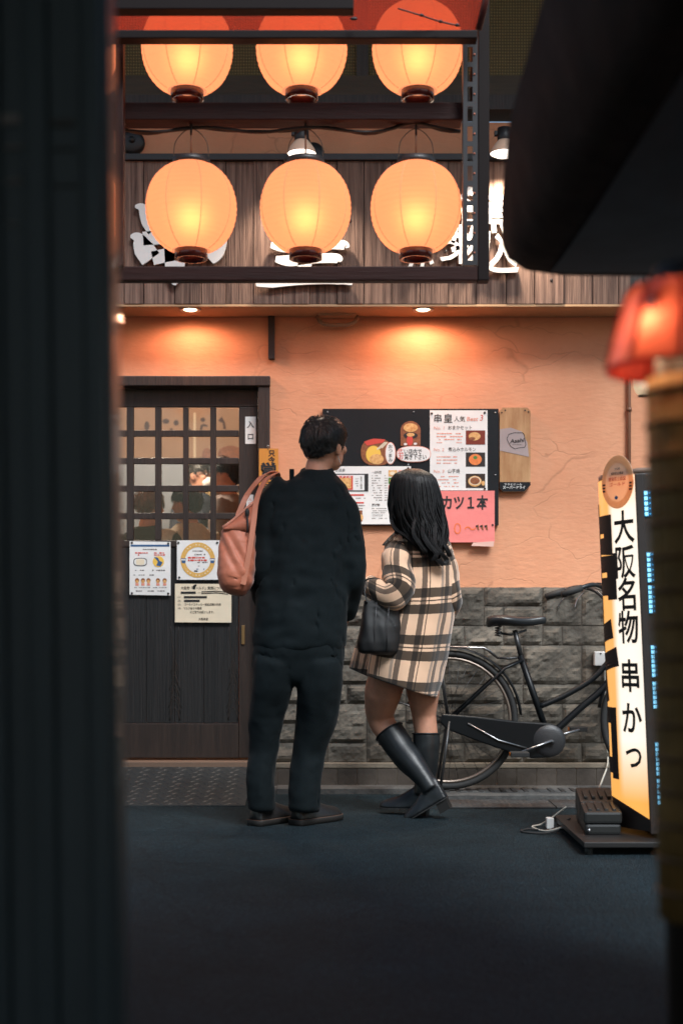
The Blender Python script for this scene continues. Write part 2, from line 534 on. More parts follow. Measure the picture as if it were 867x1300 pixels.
# upper storey: two beams and a woven screen
beamm = M('upper_beam', (0.055, 0.036, 0.020), 0.6, var=0.3, vscale=5, vst=(0.6, 6, 6), bump=0.3, bscale=8, bst=(0.6, 8, 8))
m = MB(); m.box(XL, XR, D - 2.15, D + 0.2, ZT, ZT + 0.16); put('unseen_shade_eave', m, darkwood, shop)  # unseen eave, added to shade the fascia boards and upper wall
bm_ = MB(); z1 = P(0, 101, D).z; z0 = P(0, 127, D).z; bm_.box(XL, XR, D - 0.05, D + 0.1, z0, z1)
put('sill_beam', bm_, beamm, shop)
bm_ = MB(); bm_.box(XL, XR, D - 0.08, D + 0.1, P(0, 146, D).z, z0 - 0.003)
put('lintel_beam', bm_, darkwood, shop)
def screen_mat(name, col, sc):
    m = M(name, col, 0.7)
    n = m.node_tree.nodes; l = m.node_tree.links; b = n['Principled BSDF']
    tc = n.new('ShaderNodeTexCoord')
    outs = []
    for ax, s_ in (('X', sc), ('Z', sc * 0.9)):
        wv = n.new('ShaderNodeTexWave'); wv.bands_direction = ax; wv.inputs['Scale'].default_value = s_
        wv.inputs['Distortion'].default_value = 0.4
        l.new(tc.outputs['Object'], wv.inputs[0]); outs.append(wv.outputs['Fac'])
    mn = n.new('ShaderNodeMath'); mn.operation = 'MULTIPLY'
    l.new(outs[0], mn.inputs[0]); l.new(outs[1], mn.inputs[1])
    rp = n.new('ShaderNodeValToRGB'); rp.color_ramp.elements[0].color = tuple(c * 0.45 for c in col) + (1,); rp.color_ramp.elements[1].color = tuple(min(1, c * 1.4) for c in col) + (1,)
    l.new(mn.outputs[0], rp.inputs[0]); l.new(rp.outputs[0], b.inputs['Base Color'])
    bp = n.new('ShaderNodeBump'); bp.inputs['Strength'].default_value = 0.6; bp.inputs['Distance'].default_value = 0.006
    l.new(mn.outputs[0], bp.inputs['Height']); l.new(bp.outputs[0], b.inputs['Normal'])
    return m
sm_ = MB(); sm_.box(XL, XR, D + 0.02, D + 0.1, z1 + 0.003, ZT)
put('woven_screen', sm_, screen_mat('woven_screen', (0.21, 0.15, 0.06), 22.0), shop)
for px in (142, 460, 775):
    x = P(px, 0, D).x; m = MB(); m.box(x - 0.03, x + 0.03, D - 0.01, D + 0.019, z1 + 0.004, ZT)
    put('screen_post', m, darkwood, shop)

# --- fascia of weathered boards
FD = 7.12
fz0, fz1 = P(0, 386, FD).z, P(0, 205, FD).z
plankm = M('weathered_board', (0.050, 0.027, 0.022), 0.75, col2=(0.32, 0.20, 0.15), vscale=3.2, vst=(16, 4, 0.55), bump=0.8, bscale=6, bst=(26, 4, 0.8), rndv=0.22, spec=0.25, bdist=0.008, detail=9)
bk = MB(); bk.box(XL, 1.58, FD + 0.024, D - 0.001, fz0 + 0.003, fz1 + 0.02)
fas = put('fascia_box', bk, darkwood, shop)
edges = [86, 121, 158, 183, 222, 256, 287, 322, 359, 393, 428, 462, 497, 533, 569, 604, 642, 678, 715, 752, 785, 800]
for a, b_ in zip(edges[:-1], edges[1:]):
    xa, xb = P(a, 0, FD).x + 0.0016, P(b_, 0, FD).x - 0.0016
    j = rnd.uniform(-0.004, 0.004)
    m = MB(); m.box(xa, xb, FD + j, FD + 0.024, fz0, fz1, 0.002)
    put('plank', m, plankm, fas)
    if rnd.random() < 0.5:
        k = MB(); zc = rnd.uniform(fz0 + 0.1, fz1 - 0.15); xc = rnd.uniform(xa + 0.04, xb - 0.04)
        k.ball((xc, FD + j - 0.0005, zc), (0.007, 0.0025, 0.010), 10, 6)
        put('knot', k, darkwood, fas)
m = MB(); m.box(XL, 1.585, FD - 0.02, FD + 0.03, fz1 + 0.001, fz1 + 0.034, 0.004)
put('top_trim', m, black, shop)
sofm = M('soffit', (0.50, 0.30, 0.16), 0.7, var=0.1, vscale=6)
m = MB(); m.box(XL, 1.58, FD + 0.002, D + 0.02, fz0 - 0.012, fz0 - 0.001)
put('soffit', m, sofm, shop)
def downlight(px, watt, label):
    x = P(px, 0, FD).x
    t = thing('downlight', label, 'light', (x, FD + 0.07, fz0 - 0.012), 'recessed downlights under the fascia')
    m = MB(); m.lathe([(0.036, -0.002), (0.052, -0.006), (0.054, 0.0), (0.036, 0.001)], 28, (x, FD + 0.07, fz0 - 0.012))
    put('bezel', m, M('bezel', (0.7, 0.66, 0.58), 0.4), t)
    m = MB(); m.lathe([(0.0005, -0.009), (0.02, -0.0075), (0.034, -0.002)], 28, (x, FD + 0.07, fz0 - 0.012))
    put('lens', m, M('downlight_lens', (0.9, 0.8, 0.65), 0.4, emis=(1.0, 0.72, 0.42), estr=9), t)
    l = bpy.data.lights.new('downlight', 'SPOT'); l.energy = watt; l.color = (1.0, 0.46, 0.27); l.spot_size = R(179); l.spot_blend = 0.45
    l.shadow_soft_size = 0.03
    o = bpy.data.objects.new('downlight_beam', l); C.objects.link(o); o.parent = t; o.location = (0, 0, -0.02); o.rotation_euler = (0, 0, 0)
downlight(240, 9, 'glowing round downlight in the soffit above the lattice door')
downlight(538, 13.5, 'glowing round downlight in the soffit above the menu board')

# --- raised brush-written characters on the boards
letm = M('sign_letter', (0.80, 0.77, 0.73), 0.5, var=0.03, vscale=8)
def brush(parent, strokes, d, mat=letm, th=0.016, name='stroke', wk=1.25):
    for st in strokes:
        pts = [Vector((a, b, 0)) for a, b, _ in st]; wd = [c * wk for _, _, c in st]
        q, r_ = spline(pts, wd, 6)
        L, Rr = [], []
        for i, p in enumerate(q):
            t = (q[min(i + 1, len(q) - 1)] - q[max(i - 1, 0)]).normalized()
            nn = Vector((-t.y, t.x, 0))
            L.append(p + nn * r_[i]); Rr.append(p - nn * r_[i])
        m = MB()
        n = len(q)
        fr = [P(a.x, a.y, d) for a in L] + [P(a.x, a.y, d) for a in Rr]
        bk2 = [v + Vector((0, th, 0)) for v in fr]
        vs = fr + bk2; o = 2 * n
        fs = []
        for i in range(n - 1):
            fs += [(i, i + 1, n + i + 1, n + i), (o + i, o + n + i, o + n + i + 1, o + i + 1), (i, o + i, o + i + 1, i + 1), (n + i, n + i + 1, o + n + i + 1, o + n + i)]
        fs += [(0, n, o + n, o), (n - 1, o + n - 1, o + 2 * n - 1, 2 * n - 1)]
        m.add(vs, fs)
        put(name, m, mat, parent)
def bigchar(label, strokes, cx, cy, d=FD - 0.035, pins=(), wk=1.2):
    t = thing('sign_character', label, 'sign letter', P(cx, cy, d))
    brush(t, strokes, d, wk=wk)
    for a, b_ in pins:
        m = MB(); p = P(a, b_, d); m.tube([p + Vector((0, 0.01, 0)), Vector((p.x, FD + 0.01, p.z))], 0.006, 6); put('standoff_pin', m, black, t)
    return t
bigchar('large raised salmon white brush character on the fascia boards above the door',
        [[(172, 262, 1), (181, 264, 4), (190, 278, 8), (199, 290, 9)],
         [(186, 267, 5), (225, 263, 5), (262, 262, 7), (262, 284, 8), (256, 292, 7)],
         [(196, 289, 5), (225, 287, 5), (256, 286, 5)],
         [(166, 300, 1), (175, 302, 5), (183, 316, 9), (192, 329, 9)],
         [(182, 303, 6), (222, 300, 6), (272, 298, 8), (272, 318, 9), (264, 327, 7)],
         [(194, 328, 6), (225, 322, 6), (262, 321, 6)],
         [(221, 236, 5), (223, 270, 10), (223, 310, 10), (222, 345, 8), (222, 362, 1)]], 222, 362, pins=((223, 270), (223, 325), (190, 305), (262, 305)), wk=1.45)
bigchar('large raised white brush character with long base stroke on the fascia boards',
        [[(384, 226, 3), (378, 236, 6), (370, 244, 3)],
         [(357, 245, 3), (357, 270, 6), (360, 293, 5)],
         [(358, 247, 5), (390, 244, 5), (418, 244, 7), (418, 270, 7), (415, 294, 5)],
         [(360, 268, 4), (390, 267, 4), (415, 267, 4)],
         [(360, 293, 4), (390, 291, 4), (415, 291, 4)],
         [(344, 311, 3), (362, 313, 6), (400, 310, 5), (436, 311, 5), (440, 315, 1)],
         [(350, 329, 3), (368, 331, 6), (402, 328, 5), (428, 328, 5), (433, 332, 1)],
         [(386, 300, 5), (387, 326, 8), (386, 354, 6)],
         [(325, 361, 2), (345, 357, 7), (388, 354, 6), (430, 354, 6), (447, 361, 1)]], 388, 362, pins=((388, 268), (388, 330), (350, 357), (425, 355)))
def smallchar(body, cx, cy, size, label, bold=0.02):
    d = FD - 0.03
    t = thing('sign_character', label, 'sign letter', P(cx, cy + size / 2, d))
    vs, fs = glyphs(body, bold)
    mx = (min(v[0] for v in vs) + max(v[0] for v in vs)) / 2; my = (min(v[1] for v in vs) + max(v[1] for v in vs)) / 2
    k = size / 0.85
    m = MB(); fr = [P(cx + (v[0] - mx) * k, cy - (v[1] - my) * k, d) for v in vs]
    n = len(fr)
    m.add(fr + [v + Vector((0, 0.016, 0)) for v in fr], fs + [tuple(i + n for i in reversed(f)) for f in fs])
    cnt = {}
    for f in fs:
        for a, b_ in zip(f, f[1:] + f[:1]): cnt[(a, b_)] = 1
    m.f += [(a, a + n, b_ + n, b_) for (a, b_) in cnt if (b_, a) not in cnt]
    put('stroke', m, letm, t)
    p = P(cx, cy, d); m = MB(); m.tube([p + Vector((0, 0.008, 0)), Vector((p.x, FD + 0.01, p.z))], 0.006, 6); put('standoff_pin', m, black, t)
for body, cx, cy, sz, lab in (('名', 597, 262, 44, 'small raised white character behind the slotted post, upper of its column'),
                              ('物', 597, 310, 44, 'small raised white character behind the slotted post, lower of its column'),
                              ('煮', 632, 270, 46, 'small raised white character between the slotted post and the dark awning, upper one'),
                              ('込', 632, 322, 46, 'small raised white character between the slotted post and the dark awning, lower one'),
                              ('串', 530, 283, 40, 'small raised white character hidden behind the round lantern beside the slotted post'),
                              ('か', 532, 331, 34, 'small raised white kana peeking out under the lantern beside the slotted post'),
                              ('つ', 566, 318, 34, 'small raised white kana stroke right beside the lantern by the slotted post')):
    smallchar(body, cx, cy, sz, lab)

# --- spotlights over the boards
def spotlamp(px, py, lit, label, watt=30):
    d = 6.98
    c = P(px, py, d)
    t = thing('spotlight', label, 'spotlight', (c.x, D - 0.08, c.z), 'spotlights over the fascia boards')
    m = MB(); m.lathe([(0.001, 0), (0.055, 0), (0.058, 0.006), (0.058, 0.03)], 28, (c.x + 0.05, D - 0.115, c.z + 0.02), 'Y')
    put('mount', m, black, t)
    m = MB(); m.tube(spline([(c.x + 0.05, D - 0.1, c.z + 0.02), (c.x + 0.03, D - 0.2, c.z + 0.05), (c.x, d + 0.02, c.z + 0.05), (c.x, d, c.z + 0.02)], k=5), 0.009, 8)
    put('arm', m, black, t)
    m = MB(); m.lathe([(0.001, 0.052), (0.034, 0.05), (0.036, 0.0), (0.034, -0.01)], 24, c); put('socket', m, black, t)
    m = MB(); m.box(c.x - 0.05, c.x - 0.034, d - 0.012, d + 0.012, c.z + 0.012, c.z + 0.036, 0.003); put('clamp_screw', m, black, t)
    m = MB(); m.lathe([(0.030, -0.008), (0.045, -0.025), (0.066, -0.055), (0.070, -0.075)], 28, c)
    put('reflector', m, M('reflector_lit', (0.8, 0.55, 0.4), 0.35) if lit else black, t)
    m = MB(); m.lathe([(0.0695, -0.073), (0.050, -0.084), (0.001, -0.090)], 28, c)
    put('lens', m, M('spot_lens', (0.9, 0.9, 0.9), 0.3, emis=(1.0, 0.90, 0.80), estr=3) if lit else blackpl, t)
    if lit:
        l = bpy.data.lights.new('spot', 'SPOT'); l.energy = watt; l.color = (1.0, 0.83, 0.66); l.spot_size = R(105); l.spot_blend = 0.8; l.shadow_soft_size = 0.04
        o = bpy.data.objects.new('spot_beam', l); C.objects.link(o); o.parent = t
        o.location = Vector((c.x, d, c.z - 0.10)) - Vector(t.location); o.rotation_euler = (R(17), 0, 0)
spotlamp(383, 176, True, 'black spotlight with glowing reflector above the middle lantern', 75)
spotlamp(640, 176, True, 'black spotlight with glowing reflector beside the dark awning', 120)
t = thing('round_fixture', 'black round unlit fixture on the tan wall above the fascia boards', 'fixture', P(169, 197, D))
m = MB(); m.lathe([(0.001, -0.03), (0.045, -0.03), (0.062, -0.022), (0.064, 0.0)], 30, P(169, 182, D), 'Y'); put('housing', m, black, t)
m = MB(); m.lathe([(0.001, -0.045), (0.014, -0.043), (0.018, -0.029)], 16, P(169, 180, D), 'Y'); put('knob', m, blackpl, t)

# --- wall fittings
t = thing('wall_bracket', 'black flat iron bracket hanging down under the fascia beside the door', 'bracket', P(345, 457, D))
m = MB(); m.box(P(333, 0, D).x, P(357, 0, D).x, D - 0.05, D - 0.002, P(0, 396, D).z, P(0, 390.5, D).z + 0.006); put('plate', m, black, t)
m = MB(); m.box(P(341, 0, D).x, P(349, 0, D).x, D - 0.03, D + 0.004, P(0, 457, D).z, P(0, 396, D).z, 0.003); put('bar', m, black, t)
t = thing('wall_lamp', 'beige wall box with curved handle under the fascia', 'wall box', P(428, 415, D))
beige = M('beige_plastic', (0.52, 0.34, 0.20), 0.55, var=0.05)
m = MB(); m.prism([P(400, 393, D), P(456, 393, D), P(452, 405, D), P(404, 405, D)], (0, -0.09, 0)); rounded(put('housing', m, beige, t), 0.008)
m = MB(); m.tube(spline([P(403, 402, D - 0.05), P(410, 411, D - 0.07), P(428, 413, D - 0.075), P(447, 411, D - 0.07), P(454, 402, D - 0.05)], k=6), 0.011, 8); put('handle', m, M('beige_dark', (0.30, 0.18, 0.11), 0.5), t)
t = thing('drain_pipe', 'thin brown pipe running down the plaster behind the lit sign', 'pipe', P(798, 745, D))
m = MB(); m.tube([P(798, 385, D - 0.02), P(798, 500, D - 0.02), P(798, 745, D - 0.02)], 0.010, 10); put('pipe', m, M('pipe_brown', (0.20, 0.09, 0.05), 0.5), t)
for y in (520, 680):
    m = MB(); p = P(798, y, D - 0.02); m.tube([p - Vector((0, 0, 0.01)), p + Vector((0, 0, 0.01))], 0.014, 10); m.box(p.x - 0.006, p.x + 0.006, D - 0.02, D + 0.003, p.z - 0.006, p.z + 0.006)
    put('clip', m, M('pipe_brown', (0.2, 0.09, 0.05)), t)
t = thing('outlet_box', 'small white weatherproof box on the stone wall behind the bicycle', 'outlet box', P(762, 846, D - 0.04))
m = MB(); a = P(753, 845, D - 0.05); b_ = P(772, 827, D - 0.05); m.box(a.x, b_.x, D - 0.08, D - 0.02, a.z, b_.z, 0.006); put('housing', m, white, t)
m = MB(); m.lathe([(0.0005, -0.003), (0.004, -0.003), (0.0045, 0)], 10, P(762, 829.5, D - 0.08), 'Y'); put('screw', m, ink, t)
m = MB(); m.tube(spline([P(767, 845, D - 0.06), P(768, 880, D - 0.06), P(769, 940, D - 0.06), P(771, 968, D - 0.1), P(764, 990, 6.6), P(760, 1000, 6.0)], k=6), 0.0045, 6); put('cable', m, M('pale_cable', (0.5, 0.48, 0.42), 0.5), t)

# --- stone base, one stone at a time
ST, SB = P(0, 745, D).z, P(0, 967, D).z
U = (ST - SB) / 9
sx0 = DX1 + 0.004
stonem = M('rock_faced_stone', (0.074, 0.064, 0.053), 0.9, col2=(0.165, 0.147, 0.122), vscale=7, bump=0.9, bscale=26, rndv=0.18, spec=0.15, bdist=0.012, detail=8)
m = MB(); m.box(sx0 - 0.003, XR, D - 0.022, D + 0.05, SB - 0.02, ST - 0.004)
base = put('stone_base', m, M('mortar', (0.10, 0.085, 0.07), 0.95, bump=0.4, bscale=60), shop)
NC = int((XR - 0.6 - sx0) / U)
occ = {}
fixed = [(9, 0, 2, 2), (11, 0, 3, 1), (11, 1, 1, 1), (12, 1, 2, 2), (14, 0, 2, 2), (16, 0, 2, 2), (14, 2, 1, 1), (15, 2, 3, 1), (9, 2, 1, 1), (10, 2, 2, 1),
         (13, 3, 3, 2), (16, 3, 2, 2), (9, 3, 2, 2), (11, 3, 2, 2), (13, 5, 4, 1), (3, 6, 2, 2), (3, 8, 2, 1), (4, 5, 3, 1), (5, 6, 2, 3), (12, 6, 3, 2), (15, 6, 2, 2), (10, 8, 3, 1), (13, 8, 3, 1)]
def place(c, r, w_, h_):
    if c + w_ > NC or r + h_ > 9: return False
    if any((c + i, r + j) in occ for i in range(w_) for j in range(h_)): return False
    for i in range(w_):
        for j in range(h_): occ[(c + i, r + j)] = 1
    return True
stones = [s_ for s_ in fixed if place(*s_)]
for r in range(9):
    for c in range(NC):
        if (c, r) in occ: continue
        opts = [(3, 2), (2, 2), (3, 1), (2, 1), (4, 1), (2, 1), (3, 1)]
        rnd.shuffle(opts)
        for w_, h_ in opts + [(1, 1)]:
            if place(c, r, w_, h_): stones.append((c, r, w_, h_)); break
for i, (c, r, w_, h_) in enumerate(stones):
    g_ = 0.0035
    xa, xb = sx0 + c * U + g_, sx0 + (c + w_) * U - g_
    zb, za = ST - r * U - g_, ST - (r + h_) * U + g_
    nx, nz_ = max(5, w_ * 6), max(5, h_ * 6)
    tx, tz = rnd.uniform(-0.012, 0.012), rnd.uniform(-0.012, 0.012)
    off = Vector((i * 3.1, 0, i * 1.7))
    vs = []; fs = []
    for b_ in range(nz_ + 1):
        for a in range(nx + 1):
            u_, v_ = a / nx, b_ / nz_
            x = xa + (xb - xa) * u_; z = za + (zb - za) * v_
            e = min(u_ * (xb - xa), (1 - u_) * (xb - xa), v_ * (zb - za), (1 - v_) * (zb - za))
            k = min(1, e / 0.022)
            q = Vector((x * 9, 0, z * 11)) + off
            h = 0.5 * noise.noise(q) + 0.35 * abs(noise.noise(q * 2.3)) + 0.25 * noise.noise(q * 4.1)
            q2 = noise.cell(q * 1.3)
            dep = (0.012 + 0.021 * h + 0.006 * q2 + tx * (u_ - 0.5) * 2 + tz * (v_ - 0.5) * 2) * k
            vs.append((x + noise.noise(q * 3) * 0.003 * (1 - k), D - 0.026 - dep, z + noise.noise(q * 3 + Vector((5, 5, 5))) * 0.003 * (1 - k)))
    for b_ in range(nz_):
        for a in range(nx):
            o = b_ * (nx + 1) + a
            fs.append((o, o + 1, o + nx + 2, o + nx + 1))
    # sides back into the mortar
    rim = [a for a in range(nx + 1)] + [(b_ + 1) * (nx + 1) + nx for b_ in range(nz_)] + [nz_ * (nx + 1) + a for a in range(nx - 1, -1, -1)] + [b_ * (nx + 1) for b_ in range(nz_ - 1, 0, -1)]
    o = len(vs)
    vs += [(vs[k][0], D - 0.018, vs[k][2]) for k in rim]
    for k in range(len(rim)): fs.append((rim[k], o + k, o + (k + 1) % len(rim), rim[(k + 1) % len(rim)]))
    m = MB(); m.add(vs, fs); m.sm = False
    put('stone', m, stonem, base)

# --- tiled skirting with its ledge
ledm = M('ledge_concrete', (0.20, 0.165, 0.125), 0.85, var=0.15, vscale=12, bump=0.3, bscale=60)
TD = D - 0.058
m = MB(); m.box(sx0 - 0.06, XR, TD - 0.006, D - 0.02, SB - 0.026, SB - 0.001, 0.003)
put('skirting_ledge', m, ledm, shop)
tb = MB(); tb.box(sx0 - 0.06, XR, TD + 0.003, D - 0.021, 0.0, SB - 0.027)
tiles = put('skirting', tb, M('grout', (0.22, 0.18, 0.14), 0.9), shop)
tilem = M('skirting_tile', (0.070, 0.055, 0.044), 0.55, var=0.2, vscale=9, rndv=0.18, bump=0.2, bscale=40)
x = sx0 - 0.055
while x < 1.9:
    m = MB(); m.box(x, x + 0.0985, TD - 0.002, TD + 0.0045, 0.006, SB - 0.030, 0.0015)
    put('tile', m, tilem, tiles)
    x += 0.1022

# --- low kerb, drain plates, ramp, threshold
concm = M('kerb_concrete', (0.10, 0.10, 0.095), 0.85, col2=(0.045, 0.043, 0.042), vscale=9, bump=0.5, bscale=45)
kerb = MB(); kx = P(548, 0, 7.1).x
def rough_box(m, x0, x1, y0, y1, z1, step=0.05, amp=0.004):
    n = max(2, int((x1 - x0) / step)); rs = []
    for i in range(n + 1):
        x = x0 + (x1 - x0) * i / n
        a = noise.noise(Vector((x * 7, 1, 3))) * amp; b_ = noise.noise(Vector((x * 9, 4, 3))) * amp
        rs.append([Vector((x, y0 + a - 0.002, 0.0)), Vector((x, y0 + a, z1 - 0.008 + b_)), Vector((x, y0 + 0.010 + a, z1 + b_)), Vector((x, y1, z1)), Vector((x, y1, 0.0))])
    m.rings(rs); m.sm = False
xk0 = P(312, 0, 7.2).x
for i, (a, b_) in enumerate(((xk0, xk0 + 0.155), (xk0 + 0.158, kx - 0.002))):
    m = MB(); rough_box(m, a, b_, 7.20, TD + 0.002, 0.030 if i == 0 else 0.034)
    struct('kerb', m, concm)
platem = M('drain_plate', (0.085, 0.095, 0.10), 0.5, 0.3, col2=(0.04, 0.026, 0.02), vscale=4, bump=0.4, bscale=30)
m = MB(); rough_box(m, kx + 0.001, XR, 6.93, TD + 0.002, 0.032)
struct('kerb', m, concm)
def lozenges(m, x0, x1, y0, y1, zf, sx=0.046, sy=0.030, ln=0.034, wd=0.0075, h=0.0025):
    j = 0; y = y0
    while y < y1:
        x = x0 + (sx / 2 if j % 2 else 0); i = 0
        while x < x1:
            an = R(35) if (i + j) % 2 else R(-35)
            ca, sa = math.cos(an), math.sin(an)
            pts = [(-ln / 2, 0), (0, -wd / 2), (ln / 2, 0), (0, wd / 2)]
            vs = []
            for a, b_ in pts:
                xx, yy = x + a * ca - b_ * sa, y + a * sa + b_ * ca
                vs.append((xx, yy, zf(yy) + 0.0003))
            vs.append((x, y, zf(y) + h))
            m.add(vs, [(0, 1, 4), (1, 2, 4), (2, 3, 4), (3, 0, 4)])
            x += sx; i += 1
        y += sy; j += 1
for i in range(4):
    a = kx + 0.03 + i * 0.52; b_ = a + 0.515
    if a > 1.6: break
    t = thing('drain_cover', ('grey steel tread plate on the ground behind the black boots', 'grey steel tread plate on the ground below the bicycle chain case', 'grey steel tread plate running behind the weight block', 'grey steel tread plate behind the stand sign')[i], 'drain cover', ((a + b_) / 2, 6.75, 0.0), 'drain covers along the kerb')
    m = MB(); m.box(a, b_, 6.62, 6.90, 0.001, 0.010, 0.002); put('plate', m, platem, t)
    m = MB(); lozenges(m, a + 0.03, b_ - 0.02, 6.64, 6.885, lambda y: 0.010); put('tread', m, platem, t, kind='stuff')
    m = MB()
    for q in range(9):
        xx = a + 0.03 + q * 0.056; m.box(xx, xx + 0.022, 7.02, 7.17, 0.0325, 0.036)
    put('grate_bar', m, platem, t, kind='stuff')
rx0, rx1 = -1.62, P(315, 0, 6.9).x
ry0, ry1 = 6.70, D - 0.03
rzf = lambda y: 0.006 + (y - ry0) / (ry1 - ry0) * 0.118
t = thing('door_ramp', 'grey checker plate ramp in front of the lattice door', 'ramp', ((rx0 + rx1) / 2, ry0, 0))
rampm = M('checker_plate', (0.015, 0.018, 0.0195), 0.55, 0.0, col2=(0.028, 0.034, 0.037), vscale=3, bump=0.2, bscale=60)
m = MB(); m.prism([(rx0, ry0, 0.0), (rx0, ry0, rzf(ry0)), (rx0, ry1, rzf(ry1)), (rx0, ry1, 0.0)], (rx1 - rx0, 0, 0)); put('ramp_plate', m, rampm, t)
m = MB(); lozenges(m, rx0 + 0.03, rx1 - 0.02, ry0 + 0.02, ry1 - 0.01, rzf, 0.046, 0.040, 0.040, 0.011, 0.0045); put('tread', m, rampm, t, kind='stuff')
thm = M('threshold_wood', (0.20, 0.125, 0.085), 0.6, var=0.15, vscale=4, vst=(0.5, 8, 8))
m = MB(); m.box(DX0, P(316, 0, D).x, D - 0.028, D + 0.15, 0.05, DZ0, 0.004); put('threshold', m, thm, shop)
# pale scrap and grit on the asphalt
grit = MB()
for i in range(420):
    x, y = rnd.uniform(-1.4, 1.4), rnd.uniform(2.6, 6.65)
    s_ = rnd.uniform(0.0012, 0.004)
    grit.ball((x, y, s_ * 0.4), (s_, s_ * rnd.uniform(.6, 1), s_ * 0.6), 5, 4)
put('grit', grit, M('grit', (0.055, 0.055, 0.055), 0.9), None, kind='stuff', label='pale grit scattered over the dark asphalt')

# ================================================================ LATTICE DOOR
DD = 7.43
sc_ = F / DD
frm = M('door_frame_wood', (0.020, 0.013, 0.011), 0.45, col2=(0.042, 0.026, 0.020), vscale=5, vst=(8, 8, 0.7), bump=0.3, bscale=10, bst=(12, 12, 0.7))
t = thing('door_frame', 'dark brown timber frame around the lattice sliding door', 'door frame', ((DX0 + DX1) / 2, D, DZ0))
fo = 0.022
m = MB(); m.box(DX1 - 0.052, DX1 + 0.008, D - fo, D + 0.155, 0.0, DZ1 - 0.046, 0.004); put('jamb', m, frm, t)
m = MB(); m.box(DX0 - 0.008, DX0 + 0.05, D - fo, D + 0.155, 0.0, DZ1 - 0.046, 0.004); put('jamb', m, frm, t)
m = MB(); m.box(DX0 - 0.02, DX1 + 0.010, D - fo - 0.012, D + 0.155, DZ1 - 0.045, DZ1 + 0.006, 0.004); put('head', m, frm, t)
door = thing('sliding_door', 'dark wooden sliding door with square glass lattice and notices pinned on', 'door', (-1.0, DD, DZ0))
def dx(p): return P(p, 0, DD).x
def dz(p): return P(0, p, DD).z
def dbox(name, x0, y0, x1, y1, y_front, y_back, mat, parent=door, bev=0.003):
    m = MB(); m.box(min(dx(x0), dx(x1)), max(dx(x0), dx(x1)), y_front, y_back, dz(y1), dz(y0), bev)
    return put(name, m, mat, parent)
doorx0 = 44
dbox('top_rail', doorx0, 494, 327.5, 516.5, DD, DD + 0.035, frm)
dbox('stile', 303.5, 517, 327.5, 962, DD, DD + 0.036, frm)
dbox('stile', doorx0, 517, 60, 962, DD, DD + 0.036, frm)
dbox('mid_rail', 61, 686, 303, 694, DD + 0.001, DD + 0.035, frm)
dbox('bottom_rail', 61, 918.5, 303, 962, DD - 0.004, DD + 0.035, frm)
cols = [(64, 91), (99, 126), (134, 161), (170, 197), (205, 232.5), (239.5, 267), (274.5, 302)]
rows = [(519, 546), (554, 581), (589, 616), (624, 651), (659, 685)]
gl = bpy.data.materials.new('pane_glass'); gl.use_nodes = True
n_ = gl.node_tree.nodes; l_ = gl.node_tree.links
for x in list(n_): n_.remove(x)
ou = n_.new('ShaderNodeOutputMaterial'); mxs = n_.new('ShaderNodeMixShader'); tr = n_.new('ShaderNodeBsdfTransparent'); gs = n_.new('ShaderNodeBsdfGlossy'); gs.inputs['Roughness'].default_value = 0.08
tr.inputs[0].default_value = (0.93, 0.94, 0.93, 1); mxs.inputs[0].default_value = 0.035
l_.new(tr.outputs[0], mxs.inputs[1]); l_.new(gs.outputs[0], mxs.inputs[2]); l_.new(mxs.outputs[0], ou.inputs[0])
for i in range(len(cols) - 1):
    m = MB(); m.box(dx(cols[i][1]) + 0.0005, dx(cols[i + 1][0]) - 0.0005, DD + 0.002, DD + 0.03, dz(685.5), dz(517), 0.002); put('muntin', m, frm, door)
for j in range(len(rows) - 1):
    m = MB(); m.box(dx(61), dx(303), DD + 0.005, DD + 0.028, dz(rows[j + 1][0]) + 0.0005, dz(rows[j][1]) - 0.0005, 0.002); put('muntin', m, frm, door)
for c0, c1 in cols:
    for r0, r1 in rows:
        m = MB(); m.box(dx(c0) - 0.004, dx(c1) + 0.004, DD + 0.0155, DD + 0.0185, dz(r1) - 0.004, dz(r0) + 0.004); put('pane', m, gl, door)
# lower boards with raised grain
panm = M('door_board', (0.0065, 0.0065, 0.0068), 0.6, col2=(0.019, 0.0165, 0.0158), vscale=5, vst=(18, 6, 0.55), bump=0.9, bscale=6, bst=(26, 6, 0.6), bdist=0.008, rndv=0.15)
pe = [61, 96, 140, 186, 222, 259, 303]
for a, b_ in zip(pe[:-1], pe[1:]):
    m = MB(); m.box(dx(a) + 0.001, dx(b_) - 0.001, DD + 0.006 + rnd.uniform(0, 0.002), DD + 0.03, dz(918), dz(694.5), 0.0015); put('board', m, panm, door)
# carved cathedral grain on the boards, as fine raised ridges
for cx, top in ((222, 800), (296, 800)):
    m = MB()
    for k in range(9):
        y0 = 908 - k * 7.5; wv = 2.0 + (k % 3) * 1.2 + max(0, 5 - k * 0.5)
        pts = []
        for a in range(9):
            u_ = -1 + a / 4
            yy = y0 - (1 - abs(u_) ** 1.5) * (16 + 3 * (k % 2)) + 6
            pts.append((dx(cx + u_ * wv), DD + 0.0055, dz(min(yy, 916))))
        m.tube(pts, 0.0013, 4)
    for s_ in (-1, 1):
        m.tube([(dx(cx + s_ * (3.2 + 2.2 * math.sin(yy * 0.05))), DD + 0.0055, dz(yy)) for yy in range(795, 916, 6)], 0.0014, 4)
    put('grain_ridge', m, M('grain_ridge', (0.040, 0.028, 0.022), 0.5), door, kind='stuff')
m = MB(); m.box(dx(307), dx(311), DD - 0.010, DD + 0.002, dz(818), dz(794), 0.002); put('handle', m, M('brass', (0.35, 0.22, 0.10), 0.4, 0.8), door)

